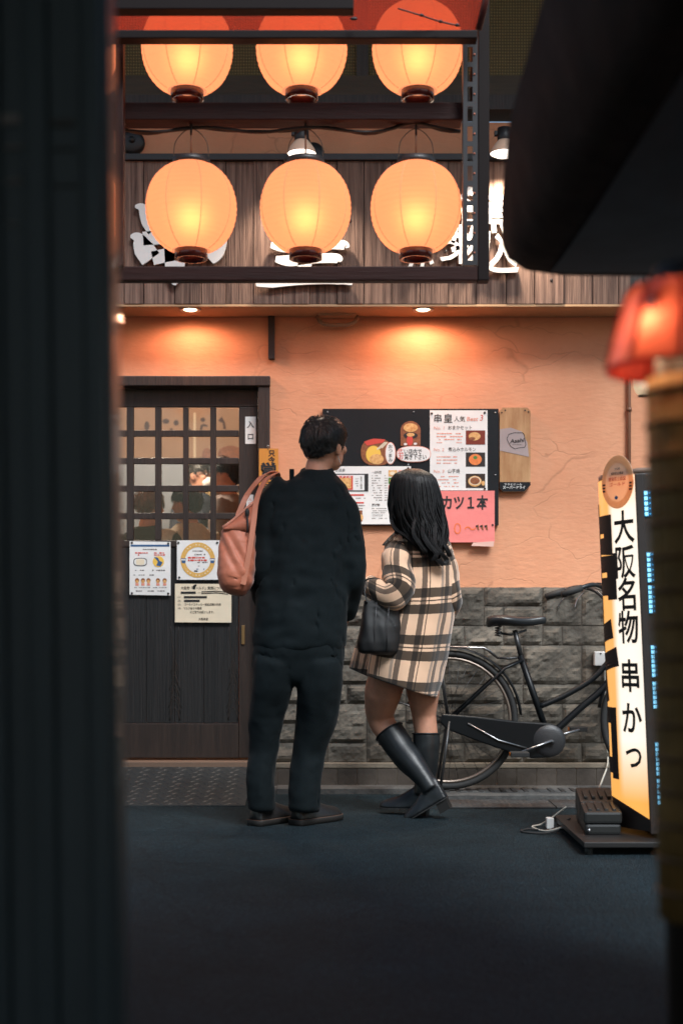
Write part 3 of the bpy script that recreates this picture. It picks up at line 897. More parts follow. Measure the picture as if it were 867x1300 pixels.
# notices on the door
NZ = DD - 0.006
def notice(name, label, cat, x0, y0, x1, y1, mat, d=NZ, sk=0.0, group=None):
    t, m = sheetthing(name, label, cat, d, x0, y0, x1, y1, mat, 0.0012, group, sk)
    put('sheet', m, mat, t)
    return t, Sheet(d, t)
def pins(sh, pts, mat=None):
    for x, y in pts:
        m = MB(); m.ball(sh.pt(x, y, 0.002), 0.006, 8, 6); put('pin', m, mat or ink, sh.p)
t, s_ = notice('notice_poster', 'white printed hygiene poster with blue bar and little figures on the door', 'poster', 165, 687, 217, 755, paper, NZ - 0.003, 1.0)
s_.rect(166.5, 691.5, 215.5, 694, inkblue)
s_.lines(182, 200, [697.5], 1.6, inkgrey)
s_.lines(172, 188, [702, 704.6], 1.8, inkred, seed=5); s_.lines(196, 210, [702, 704.6], 1.8, inkred, seed=6)
s_.oval(178.5, 713.5, 8.5, 5.2, ink, 0.0012, pw=0.6); s_.oval(178.5, 713.5, 7.6, 4.3, paper, 0.0016, pw=0.6); s_.oval(178.5, 713.5, 5.4, 3.8, papercream, 0.002, pw=0.5)
s_.oval(201.5, 713, 7.2, 7.0, inkyellow, 0.0012); s_.poly([(196, 707), (201, 708), (203, 712), (207, 714), (204, 719), (199, 718), (201, 713)], inkblue, 0.0018)
s_.lines(172, 210, [724], 1.7, inkgrey, seed=8); s_.lines(170, 196, [730], 1.5, inkgrey, seed=9)
for x in (174.5, 182, 189, 201, 209.5):
    s_.oval(x, 737, 2.7, 3.0, inkbrown, 0.0012); s_.oval(x, 738.3, 2.2, 2.0, inkfood, 0.0016); s_.rect(x - 2.1, 740.5, x + 2.1, 743.5, inkpale, 0.0014)
s_.lines(171, 212, [746], 1.1, inkgrey, seed=10); s_.lines(173, 210, [750.3], 1.7, inkgrey, seed=11)
pins(s_, ((168, 689), (214, 690), (168, 753), (214, 753.5)))
t, s_ = notice('certificate_poster', 'white poster with golden ring emblem and red print on the door', 'poster', 225, 686, 279, 736, paper, NZ - 0.003)
s_.oval(251.5, 711, 22, 22.5, M('gold_print', (0.70, 0.40, 0.10), 0.5, var=0.15, vscale=60), 0.001, inner=0.73)
for k in range(30):
    a = 2 * PI * k / 30
    if abs(math.sin(a)) > 0.45: s_.text('●' if k % 3 else '○', 251.5 + 19 * math.cos(a), 711 + 19.4 * math.sin(a), 2.0, papercream, lift=0.0016)
s_.lines(245, 258, [699.5], 1.5, inkgrey); s_.lines(242, 261, [704], 1.8, inkgrey, seed=4)
s_.lines(239, 263, [708, 711.3], 2.3, inkred, gap=0.08, seed=5); s_.lines(251, 264, [714], 1.6, inkgrey, seed=6)
s_.lines(247, 257, [718.5], 1.3, inkgrey, seed=7); s_.lines(244, 260, [722.5], 1.6, inkblue, seed=7); s_.oval(249, 725, 2.5, 0.9, ink)
for x in (233.5, 270): s_.poly([(x - 3.5, 709), (x + 3.5, 709), (x + 2, 715), (x - 2, 715)], inkblue); s_.rect(x - 3, 710, x + 3, 711.5, inkwhite, 0.002)
pins(s_, ((227, 689), (276, 689), (228, 733)))
t, s_ = notice('handwritten_notice', 'cream notice with crossed out black lines pinned low on the door', 'notice', 222.5, 741, 294, 790, papercream, NZ - 0.006, 0.4)
s_.text('大阪府「ゴールド」実施について', 258, 746.5, 3.6, ink, 0.01, width=56)
s_.oval(246.5, 746, 1.8, 2.2, ink, 0.0018)
for pts in ([(230, 752.6), (249, 752.2)], [(234, 758.3), (263, 757.8)], [(234, 763), (254, 762.6)]):
    s_.rect(pts[0][0], pts[0][1] - 1.6, pts[1][0], pts[1][1] + 1.6, ink, 0.0018)
for dy in (-1.2, 1.0): s_.poly([(256, 752 + dy), (275, 751 + dy), (290, 752.8 + dy), (290, 753.8 + dy), (275, 752.2 + dy), (256, 753.2 + dy)], ink)
s_.rect(251, 752.4, 255, 752.9, ink)
s_.text('(1)', 228, 758, 2.6, ink); s_.text('(2)', 228, 763, 2.6, ink); s_.text('(3)', 228, 767.8, 2.6, ink); s_.text('(4)', 228, 772.4, 2.6, ink)
s_.text('ゴールドステッカー認証店舗の利用', 257.5, 767.4, 2.8, ink, 0.012, width=46); s_.text('マスク会食の徹底', 245, 772.2, 2.8, ink, 0.012, width=23)
s_.text('にご協力お願いします。', 257, 777, 3.0, ink, 0.012, width=30); s_.text('大阪串皇', 258.5, 786, 2.8, ink, 0.015, width=12)
pins(s_, ((247, 744), (248.5, 743)))
t, s_ = notice('entrance_plate', 'small white upright plate with two characters on the door stile', 'plate', 311.5, 529, 325, 563.5, paper, DD - 0.004)
s_.text('入', 318.3, 539, 8, ink, 0.01); s_.text('口', 318.3, 554.5, 7, ink, 0.015)
t, s_ = notice('sticker', 'small white paper sticker low on the door stile beside the bag strap', 'sticker', 313, 628, 322, 645, paper, DD - 0.004)
s_.text('入', 317.5, 634, 4, inkred); s_.text('口', 317.5, 640, 4, inkred)
hd = D - fo - 0.02
t, s_ = notice('open_plaque', 'orange wooden plaque with black brush characters hanging beside the door', 'plaque', 329, 569.5, 353.5, 640, M('orange_board', (0.62, 0.24, 0.035), 0.5, var=0.12, vscale=7, vst=(6, 6, 0.6)), hd)
m = MB(); m.prism([P(329, 569.5, hd + 0.002), P(353.5, 569.5, hd + 0.002), P(353.5, 640, hd + 0.002), P(329, 640, hd + 0.002)], (0, 0.012, 0)); put('board', m, M('orange_board', (0.6, 0.25, 0.04)), t)
s_.text('只', 345, 575.7, 7, ink, 0.03); s_.text('今', 345, 583.8, 7, ink, 0.03); s_.text('営', 341, 597.5, 17, ink, 0.05); s_.text('業', 341, 615, 17, ink, 0.05); s_.text('中', 341, 631.5, 15, ink, 0.05)
m = MB(); m.ball(P(340.5, 566.5, hd), 0.007, 8, 6); m.tube([P(340.5, 566.5, hd), P(340.5, 571, hd)], 0.002, 5); put('hook', m, steel, t)

# ================================================================ INSIDE THE SHOP
room = MB()
RX0, RX1, RY1 = -2.5, 0.9, 10.6
def quad(m, a, b_, c, d_): m.add([a, b_, c, d_], [(0, 1, 2, 3)])
inw = M('inner_plaster', (0.44, 0.30, 0.21), 0.9, var=0.12, vscale=3)
m = MB(); m.box(RX0, RX1, D + 0.17, RY1, 0.02, DZ0 - 0.002); struct('shop_floor', m, M('shop_floor', (0.10, 0.08, 0.06), 0.6, var=0.2, vscale=6))
m = MB(); m.box(RX0, RX1, RY1, RY1 + 0.1, 0.0, 2.9); struct('inner_wall', m, inw)
m = MB(); m.box(RX0 - 0.1, RX0, D + 0.17, RY1, 0.0, 2.9); struct('inner_wall', m, inw)
m = MB(); m.box(RX1, RX1 + 0.1, D + 0.17, RY1, 0.0, 2.9); struct('inner_wall', m, inw)
m = MB(); m.box(RX0 - 0.1, RX1 + 0.1, D + 0.165, RY1, 2.9, 3.0); struct('inner_ceiling', m, inw)
pl = thing('pendant_lamp', 'warm pendant lamp hanging inside behind the lattice', 'lamp', (-1.2, 8.9, 2.9))
m = MB(); m.tube([(-1.2, 8.9, 2.9), (-1.2, 8.9, 2.62)], 0.005, 6); put('cord', m, black, pl)
m = MB(); m.lathe([(0.03, 2.62), (0.12, 2.55), (0.16, 2.46)], 24, (-1.2, 8.9, 0)); put('shade', m, papercream, pl)
m = MB(); m.ball((-1.2, 8.9, 2.49), 0.05, 14, 10); put('bulb', m, M('bulb_glow', (0.9, 0.8, 0.6), 0.4, emis=(1, 0.78, 0.5), estr=6), pl)
l = bpy.data.lights.new('pendant', 'POINT'); l.energy = 85; l.color = (1, 0.84, 0.68); l.shadow_soft_size = 0.12
o = bpy.data.objects.new('pendant_glow', l); C.objects.link(o); o.parent = pl; o.location = (0, 0, -0.52)
# drawings along the back wall, a pale partition and a menu strip
DI = 10.56
t, s_ = notice('wall_drawing', 'peach wall panel with loose grey brush shapes inside the shop', 'drawing', 150, 470, 330, 592, M('peach_panel', (0.46, 0.31, 0.22), 0.8, var=0.1, vscale=3), DI)
grey = M('brush_grey', (0.13, 0.10, 0.10), 0.8)
for cx, cy, rx, ry in ((187, 541, 3.2, 6), (211, 535, 4.5, 3.2), (224, 537, 3.2, 3.6), (258, 533, 3.0, 2.8), (218, 545, 2, 1.2), (240, 546, 3, 1.5)): s_.oval(cx, cy, rx, ry, grey, 0.004)
s_.poly([(254, 546), (255, 540), (259, 538), (264, 540), (264, 542), (258, 541.5), (257, 546)], grey, 0.004)
s_.poly([(277, 534), (282, 529), (286, 537), (287, 545), (284, 545), (283, 537), (280, 536)], grey, 0.004)
s_.oval(290, 548, 6, 1.5, grey, 0.004); s_.oval(293, 576, 16, 10, inkbrown, 0.004); s_.oval(263, 578, 6, 9, inkbrown, 0.004); s_.rect(246, 524, 249, 590, papercream, 0.003)
m = MB(); a = P(150, 650, 9.9); b_ = P(240, 588, 9.9); m.box(a.x, b_.x, 9.9, 9.95, 0.1, b_.z); t = thing('partition', 'pale grey blue partition inside the shop', 'partition', ((a.x + b_.x) / 2, 9.92, 0.14)); put('panel', m, M('partition_grey', (0.20, 0.22, 0.25), 0.7), t)
m = MB(); m.box(b_.x - 0.02, b_.x + 0.02, 9.89, 9.96, 0.1, b_.z + 0.02); put('post', m, darkwood, t)
m = MB(); a = P(243, 640, 10.2); b_ = P(270, 588, 10.2); m.box(a.x, b_.x, 10.2, 10.5, 0.1, b_.z); t = thing('cabinet', 'mustard cabinet standing inside the shop', 'cabinet', ((a.x + b_.x) / 2, 10.3, 0.14)); put('carcass', m, M('mustard', (0.40, 0.25, 0.09), 0.6, var=0.1), t)
m = MB(); m.box(a.x + 0.01, b_.x - 0.01, 10.185, 10.199, 0.2, b_.z - 0.03); put('cabinet_door', m, M('mustard2', (0.44, 0.28, 0.10), 0.6), t)
t = thing('counter_table', 'wooden table inside the shop between the seated guests', 'table', (-1.0, 9.0, 0.15))
m = MB(); m.box(-1.75, -0.55, 8.75, 9.3, 0.82, 0.86, 0.006); put('table_top', m, thm, t)
for x in (-1.7, -0.62):
    for y in (8.8, 9.24):
        m = MB(); m.box(x, x + 0.05, y, y + 0.05, 0.15, 0.82); put('leg', m, darkwood, t)
for px, d_, lab in ((180, 8.75, 'small pale cup on the table beside the brown haired guest'), (262, 8.9, 'small pale cup on the table beside the grey sweater guest')):
    p = P(px, 0, d_); m = MB(); m.lathe([(0.001, 0.862), (0.03, 0.862), (0.036, 0.94), (0.033, 0.94), (0.028, 0.868), (0.001, 0.868)], 18, (p.x, d_ + 0.08, 0)); o = put('cup', m, white); o['label'] = lab; o['category'] = 'cup'
# ================================================================ LANTERN RACK
LD = 5.34
def lantern_mat():
    m = bpy.data.materials.new('lantern_paper'); m.use_nodes = True
    n = m.node_tree.nodes; l = m.node_tree.links
    for x in list(n): n.remove(x)
    ou = n.new('ShaderNodeOutputMaterial')
    tr = n.new('ShaderNodeBsdfTranslucent'); tr.inputs[0].default_value = (1.0, 0.33, 0.15, 1)
    rf = n.new('ShaderNodeBsdfRefraction'); rf.inputs['IOR'].default_value = 1.4; rf.inputs['Roughness'].default_value = 1.0; rf.inputs[0].default_value = (1.0, 0.58, 0.24, 1)
    df = n.new('ShaderNodeBsdfDiffuse'); df.inputs[0].default_value = (0.55, 0.16, 0.07, 1)
    em = n.new('ShaderNodeEmission'); em.inputs[0].default_value = (1.0, 0.43, 0.215, 1); em.inputs[1].default_value = LANT_E
    m1 = n.new('ShaderNodeMixShader'); m1.inputs[0].default_value = 0.40
    l.new(tr.outputs[0], m1.inputs[1]); l.new(rf.outputs[0], m1.inputs[2])
    m2 = n.new('ShaderNodeMixShader'); m2.inputs[0].default_value = 0.2
    l.new(m1.outputs[0], m2.inputs[1]); l.new(df.outputs[0], m2.inputs[2])
    ad = n.new('ShaderNodeAddShader'); l.new(m2.outputs[0], ad.inputs[0]); l.new(em.outputs[0], ad.inputs[1])
    l.new(ad.outputs[0], ou.inputs[0])
    return m
LANT_E = 0.56
LANT_W = 0.38
lm = lantern_mat()
LR, LH = 0.170, 0.163
lan = thing('paper_lantern', 'x', 'lantern', (0, 0, 0), 'round paper lanterns on the rack')
m = MB(); prof = []
NR = 20
for i in range(NR * 4 + 1):
    t = i / (NR * 4)
    a = R(-69) + t * R(138)
    rr = LR * (math.cos(a) ** 0.84) + 0.0011 * math.cos(t * NR * 2 * PI)
    prof.append((rr, LH * math.sin(a) / math.sin(R(69)) * 0.985))
m.lathe(prof, 48); put('paper', m, lm, lan)
for k in range(8):
    a = 2 * PI * (k + 0.43) / 8
    pts = []
    for i in range(17):
        b_ = R(-67) + R(134) * i / 16
        r_ = LR * (math.cos(b_) ** 0.84) + 0.0005
        pts.append((r_ * math.cos(a), r_ * math.sin(a), LH * math.sin(b_) / math.sin(R(69)) * 0.985))
    m = MB(); m.tube(pts, 0.0016, 5); put('seam', m, M('lantern_seam', (0.55, 0.22, 0.10), 0.7, emis=(1.0, 0.30, 0.13), estr=0.55), lan)
m = MB(); m.lathe([(0.060, 0.158), (0.071, 0.158), (0.071, 0.184), (0.060, 0.184), (0.060, 0.158)], 28); put('top_ring', m, black, lan)
ringm = M('lantern_ring', (0.10, 0.016, 0.010), 0.25, coat=0.5)
m = MB(); m.lathe([(0.052, -0.158), (0.062, -0.158), (0.062, -0.192), (0.050, -0.192), (0.050, -0.158)], 28); put('bottom_ring', m, ringm, lan)
m = MB(); m.tube(spline([(-0.066, 0, 0.185), (-0.06, 0, 0.245), (-0.03, 0, 0.285), (0, 0, 0.298), (0.03, 0, 0.285), (0.06, 0, 0.245), (0.066, 0, 0.185)], k=5), 0.0018, 5); put('handle_wire', m, M('wire', (0.10, 0.06, 0.04), 0.4, 0.6), lan)
m = MB(); m.tube([(0, 0, 0.33), (0, 0, 0.19)], 0.0035, 6); m.lathe([(0.001, 0.08), (0.018, 0.085), (0.02, 0.19), (0.001, 0.192)], 12); put('lamp_cord', m, M('cord_brown', (0.25, 0.10, 0.05), 0.5), lan)
pl_ = bpy.data.lights.new('lantern_glow', 'POINT'); pl_.energy = LANT_W; pl_.color = (1.0, 0.70, 0.36); pl_.shadow_soft_size = 0.045
po = bpy.data.objects.new('lantern_glow', pl_); C.objects.link(po); po.parent = lan; po.location = (0, 0, -0.035)
first = True
words = ['lower lantern above the door, over the pinned notices', 'x']
for row, cy in (('upper', 62), ('lower', 264.5)):
    xs = (238, 383, 530, 92) if row == 'upper' else (243, 388, 528, 97)
    tags_ = ('in front of the large salmon character', 'next to the spotlight with glowing reflector', 'beside the slotted steel post', 'at the far end beside the dark pillar')
    if row == 'upper': tags_ = ('at the red panel, second from the dark pillar', 'at the red panel, second from the slotted post', 'at the red panel beside the slotted steel post', 'at the red panel beside the dark pillar')
    for cx, tg in zip(xs, tags_):
        o = lan if first else copytree(lan)
        first = False
        o.location = P(cx, cy, LD)
        o.rotation_euler = (0, 0, rnd.uniform(-0.12, 0.12))
        o['label'] = 'glowing round orange paper lantern, %s row, %s' % (row, tg)
rackm = M('rack_wood', (0.022, 0.0050, 0.0034), 0.55, var=0.3, vscale=4, vst=(0.6, 8, 8), bump=0.15, bscale=20, spec=0.2)
rack = thing('lantern_rack', 'dark timber rack holding two rows of paper lanterns above the alley', 'rack', P(384, 356, 5.28))
RD = 5.24
def rbar(name, x0, y0, x1, y1, d0, d1, mat=rackm, bev=0.004):
    a = P(x0, y1, d0); b_ = P(x1, y0, d0); m = MB(); m.box(a.x, b_.x, d0, d1, a.z, b_.z, bev); return put(name, m, mat, rack)
rbar('bottom_bar', 20, 338, 606, 356, RD, RD + 0.05)
rbar('middle_beam', 20, 130, 587, 152, 5.29, 5.39)
rbkm = M('rack_black', (0.009, 0.0045, 0.004), 0.55, spec=0.15)
rbar('top_beam', 20, 38, 606, 48.5, 5.10, 5.16, rbkm)
rbar('back_post', 606.5, -60, 621, 356, RD, RD + 0.06, rbkm)
rbar('left_post', 147.5, 49, 157, 337, 5.22, 5.27)
rbar('front_beam', 20, -30, 449, 11.5, 4.80, 4.86, rbkm)
# slotted steel angle: real slots
m = MB(); xa, xb, xc, xd = [P(v, 0, RD).x for v in (587.5, 593, 599.5, 606)]
zz0, zz1 = P(0, 337, RD).z, P(0, 48, RD).z
m.box(xa, xb, RD - 0.004, RD, zz0, zz1); m.box(xc, xd, RD - 0.004, RD, zz0, zz1); m.box(xa, xa + 0.004, RD, RD + 0.045, zz0, zz1)
z = zz0
while z < zz1 - 0.01:
    m.box(xb, xc, RD - 0.004, RD, z, z + 0.018); z += 0.073
put('slotted_angle', m, M('angle_black', (0.022, 0.020, 0.022), 0.5, 0.3), rack)
z = zz0 + 0.045; 
while z < zz1:
    m = MB(); m.ball(((xb + xc) / 2 + 0.016, RD - 0.005, z), 0.004, 8, 5); put('bolt', m, M('bolt_red', (0.6, 0.2, 0.12), 0.35, 0.6), rack); z += 0.073
# red acrylic panel over the upper row
ra = bpy.data.materials.new('red_acrylic'); ra.use_nodes = True
n_ = ra.node_tree.nodes; l_ = ra.node_tree.links
for x in list(n_): n_.remove(x)
ou = n_.new('ShaderNodeOutputMaterial'); tr = n_.new('ShaderNodeBsdfTransparent'); tr.inputs[0].default_value = (1.0, 0.76, 0.70, 1)
df = n_.new('ShaderNodeBsdfTranslucent'); df.inputs[0].default_value = (0.80, 0.20, 0.13, 1)
d2 = n_.new('ShaderNodeBsdfDiffuse'); d2.inputs[0].default_value = (0.50, 0.11, 0.07, 1)
gs = n_.new('ShaderNodeBsdfGlossy'); gs.inputs['Roughness'].default_value = 0.12
fr_ = n_.new('ShaderNodeFresnel'); fr_.inputs[0].default_value = 1.4
a1 = n_.new('ShaderNodeMixShader'); a1.inputs[0].default_value = 0.5; l_.new(df.outputs[0], a1.inputs[1]); l_.new(d2.outputs[0], a1.inputs[2])
a2 = n_.new('ShaderNodeMixShader'); a2.inputs[0].default_value = 0.48; l_.new(tr.outputs[0], a2.inputs[1]); l_.new(a1.outputs[0], a2.inputs[2])
a3 = n_.new('ShaderNodeMixShader'); l_.new(fr_.outputs[0], a3.inputs[0]); l_.new(a2.outputs[0], a3.inputs[1]); l_.new(gs.outputs[0], a3.inputs[2])
l_.new(a3.outputs[0], ou.inputs[0])
m = MB()
A = [P(20, 39, 5.13), P(604, 39, 5.13), P(624, -40, 5.07), P(20, -40, 5.07)]
m.prism(A, (0, -0.003, 0.0)); put('red_panel', m, ra, rack)
m = MB(); m.tube([P(607, 38, 5.12), P(627, -40, 5.06)], 0.012, 6); put('panel_edge', m, M('edge_red', (0.10, 0.02, 0.015), 0.4), rack)
m = MB(); m.tube(spline([P(505, 11, 5.03), P(535, 20, 5.06), P(560, 28, 5.09), P(583, 33, 5.11)], k=4), 0.003, 5); put('panel_wire', m, ink, rack)
for px, py in ((449, 24), (535, 19.5), (559, 27.5), (580, 32)):
    m = MB(); m.ball(P(px, py, 5.06), (0.014 if px < 460 else 0.008, 0.006, 0.006), 8, 5); put('rivet', m, ink, rack)
# feed cable along the middle beam
pts = [P(20 + i * 12, 165 + 3.0 * math.sin(i * 0.55) - (6 * math.exp(-((i - 42) / 2.0) ** 2)), 5.335 - 0.01 * math.sin(i * 0.9)) for i in range(48)]
m = MB(); m.tube(pts, 0.0065, 6); m.tube([p + Vector((0, 0.004, 0.006 * math.sin(i * 0.8))) for i, p in enumerate(pts)], 0.005, 6)
put('feed_cable', m, M('cable_black', (0.02, 0.015, 0.014), 0.5), rack)
for px in (97, 243, 388, 528):
    m = MB(); m.tube([P(px, 171, 5.335), P(px, 150, 5.335)], 0.004, 6); put('cable_tie', m, ink, rack)
# hangers up to the building that carries the rack
for px in (40, 600):
    m = MB(); p = P(px, 130, 5.34); m.tube([(p.x, 5.34, p.z), (p.x, 5.34, 4.6)], 0.012, 8); m.tube([(p.x, 5.34, 4.55), (p.x, D + 0.05, 4.55)], 0.014, 8); put('hanger_rod', m, black, rack)

# ================================================================ MENU BOARD AND POSTERS
BD = D - 0.03
t, m = sheetthing('menu_board', 'large black menu board screwed to the orange plaster', 'board', BD, 409.5, 519, 632.5, 667, ink, 0.024)
bdm = M('board_black', (0.009, 0.0105, 0.013), 0.5, var=0.2, vscale=5, spec=0.25)
put('panel', m, bdm, t)
for px, py in ((416, 523), (525, 523), (628.5, 524), (628.5, 603), (416, 662), (518, 590)):
    q = MB(); q.ball(P(px, py, BD - 0.001), (0.005, 0.003, 0.005), 8, 5); put('screw', q, steel, t)
PB = BD - 0.004
t, s_ = notice('best_three_poster', 'white hand lettered top three poster with three food photos on the menu board', 'poster', 545.5, 521, 618.5, 622.5, paper, PB, 0.0)
s_.text('串', 555.5, 531, 9.5, ink, 0.008); s_.text('皇', 568.5, 531, 10, ink, 0.008); s_.text('人気', 583, 532, 6.2, ink, 0.0, width=14); s_.text('Best', 599.5, 532, 6.0, inkpale, 0.01, width=14, shear=0.15); s_.text('3', 611, 530.5, 8.5, inkred, 0.0, shear=0.15)
for k, (tt, y) in enumerate((('おまかセット', 543), ('煮込みホルモン', 570.5), ('山芋焼', 598))):
    s_.text('No. %d' % (k + 1), 557, y + 0.5, 4.6, inkpale, 0.0, width=13, shear=0.15)
    s_.text(tt, 566 + len(tt) * 2.6 + 2, y, 4.8, ink, 0.0, width=len(tt) * 5.0)
s_.lines(554, 588, [550.5, 554.2, 558, 562], 1.6, inkpale, gap=0.3, seed=2)
s_.lines(554, 580, [580, 584, 588], 1.5, inkpale, gap=0.35, seed=3)
s_.lines(555, 582, [605, 609, 613, 617.5], 1.5, inkpale, gap=0.35, seed=4)
for k, y in enumerate((546.5, 574.5, 601.5)):
    bgm = (M('photo_red', (0.20, 0.03, 0.015), 0.4), M('photo_dark', (0.03, 0.022, 0.02), 0.4), M('photo_dark2', (0.035, 0.02, 0.015), 0.4))[k]
    s_.rect(591, y, 615.5, y + 18, bgm, 0.0012, 'food_photo')
    if k == 0: s_.oval(602, y + 7.5, 7.5, 5.2, inkfood, 0.0018); s_.oval(599, y + 10.5, 4, 2, inkbrown, 0.0022)
    if k == 1: s_.oval(603, y + 9.5, 9, 7.8, ink, 0.0018); s_.oval(603, y + 9, 8.2, 7, M('broth', (0.80, 0.22, 0.06), 0.4, var=0.15, vscale=80), 0.0022); s_.oval(603, y + 6.5, 2.6, 2.2, inkgreen, 0.0026)
    if k == 2: s_.oval(602.5, y + 9.5, 8.5, 6.8, inkfood, 0.0018); s_.oval(602.5, y + 9, 7.2, 5.4, papercream, 0.0022); s_.oval(602.5, y + 9, 6.2, 4.6, inkbrown, 0.0026); s_.oval(613, y + 12, 2.2, 3, inkfood, 0.002)
pins(s_, ((547.8, 525), (615, 524), (615, 620.5)))
t, s_ = notice('price_poster', 'pink paper poster with bold black price lettering hanging below the white one', 'poster', 546, 623, 627.5, 688.5, paperpink, BD - 0.008)
s_.text('串カツ１本', 583, 638, 15.5, ink, 0.028, width=73)
s_.text('８０〜', 582, 671, 15, M('price_orange', (0.80, 0.16, 0.04), 0.6), 0.0, width=44)
for k in range(3): s_.poly([(604 + k * 5.5, 667), (607 + k * 5.5, 666), (608 + k * 5.5, 673), (606 + k * 5.5, 673)], inkbrown); s_.oval(605 + k * 5.5, 668, 1.6, 1.2, ink, 0.002)
s_.oval(625, 666.5, 1.4, 1.4, ink, 0.002)
m = MB(); q0 = [P(600, 689, BD - 0.01), P(627, 687, BD - 0.01), P(626, 694, BD - 0.012), P(598, 693, BD - 0.012)]; m.prism(q0, (0, 0.0008, 0)); put('clear_tape', m, M('tape', (0.62, 0.40, 0.34), 0.25), t)
t, s_ = notice('menu_sheet', 'white menu sheet with price list and small food photos on the menu board', 'menu', 421, 592, 521.5, 665.5, paper, PB)
s_.text('お品書', 432, 597, 3.4, ink, 0.0)
s_.rect(423, 601.5, 467.5, 624, ink, 0.0014); s_.rect(424, 603, 462.5, 622.5, inkwhite, 0.002); s_.rect(426, 604, 448, 622, inkred, 0.0026); s_.rect(429, 607, 446, 620, inkfood, 0.0032)
s_.text('おすすめ', 437, 605.5, 2.4, inkwhite, 0.01, lift=0.0036, width=18)
s_.column('本日の一品料理', 458.5, 605, 621, 2.2, ink, lift=0.003); s_.lines(451, 455, [608, 611, 614, 617], 1.0, inkgrey, lift=0.003)
for y in (627.5, 637.3): s_.rect(438, y, 462, y + 2, inkred)
s_.lines(440, 464, [632.5, 642, 645.5], 1.3, inkgrey, seed=7); s_.rect(440, 648, 460, 662, inkbrown, 0.0014); s_.oval(458, 657, 3, 4, inkfood, 0.002)
s_.text('一品料理', 478, 599.5, 3.0, ink, 0.0, width=12); s_.lines(472, 485, [604 + k * 3.1 for k in range(11)], 1.1, inkgrey, gap=0.3, seed=8); s_.lines(488, 492, [604 + k * 3.1 for k in range(11)], 1.1, inkgrey, gap=0.1, seed=9)
s_.text('揚げ物', 477, 641, 3.0, ink, 0.02, width=10); s_.lines(472, 491, [645.5, 648.5, 651], 1.0, inkgrey, seed=10); s_.text('ソフトドリンク', 479, 654.5, 2.8, ink, 0.02, width=13); s_.lines(472, 491, [658], 1.0, inkgrey, seed=11)
for k, (x, y, mt) in enumerate(((493, 597, inkfood), (505.5, 597, inkpale), (493, 606.5, inkgreen), (493, 616, inkred), (493, 627, inkyellow), (493, 637, inkfood))):
    s_.rect(x, y, x + 11, y + 8, mt, 0.0014, 'food_photo'); s_.oval(x + 5, y + 4, 3.4, 2.4, inkfood if k not in (0, 5) else papercream, 0.002)
pins(s_, ((423, 594.5), (518, 594.5)))
t = thing('food_cutout', 'round cut out picture of skewers in a wooden tub on the menu board', 'picture', P(480, 592, PB))
s_ = Sheet(PB, t)
s_.oval(478, 574, 20, 17, inkbrown, 0.0, 'cutout', pw=0.8); s_.oval(474, 577, 9.5, 11, inkyellow, 0.0012); s_.oval(478, 583, 9, 6.5, inkfood, 0.0016); s_.poly([(462, 561), (474, 557), (489, 558), (486, 562), (466, 566)], inkred, 0.0014)
for k in range(3): s_.poly([(478 + k * 3, 570 - k), (488 + k * 1.5, 561), (489 + k * 1.5, 562), (479 + k * 3, 571.5 - k)], papercream, 0.002)
t = thing('oval_label', 'upright white oval label with brush writing on the menu board', 'label', P(495.5, 590, PB)); s_ = Sheet(PB - 0.002, t); s_.oval(495.5, 575.5, 6.8, 14.2, inkpale, 0.0, 'rim'); s_.oval(495.5, 575.5, 6.0, 13.4, paper, 0.0012, 'sheet'); s_.column('おつまみ', 495.5, 564, 587, 4.6, ink, 0.01, 0.002)
t = thing('jar_picture', 'tall cut out picture of a jar of sauce on the menu board', 'picture', P(521, 570, PB)); s_ = Sheet(PB - 0.001, t)
s_.poly([(508.5, 566)] + [(521 + 12.8 * math.cos(a), 547 - 12.5 * math.sin(a)) for a in [PI * k / 12 for k in range(12, -1, -1)]] + [(533.5, 566)], inkbrown, 0.0, 'cutout')
s_.oval(521, 543, 9, 5.5, inkfood, 0.0014); s_.oval(521, 553, 9, 4, ink, 0.0014); s_.oval(520, 559, 4, 7, inkred, 0.0016); s_.oval(514.5, 564, 2.2, 1.4, paper, 0.002); s_.oval(527, 563.5, 2.2, 1.4, paper, 0.002); s_.oval(521, 552, 5, 2.4, inkfood, 0.002)
t = thing('oval_label', 'wide white oval label with red and black brush writing below the jar picture', 'label', P(525, 586, PB)); s_ = Sheet(PB - 0.003, t)
s_.oval(525, 576.5, 21.8, 10.3, inkpale, 0.0, 'rim', pw=0.8); s_.oval(525, 576.5, 21, 9.6, paper, 0.0012, 'sheet', pw=0.8)
s_.text('広', 508.5, 573.5, 6, inkred, 0.015, lift=0.002); s_.text('い店内で', 524, 573.5, 6, ink, 0.015, width=22, lift=0.002); s_.text('お', 509, 580, 6, inkred, 0.015, lift=0.002); s_.text('寛ぎ下さい', 527, 580, 6, ink, 0.015, width=28, lift=0.002)
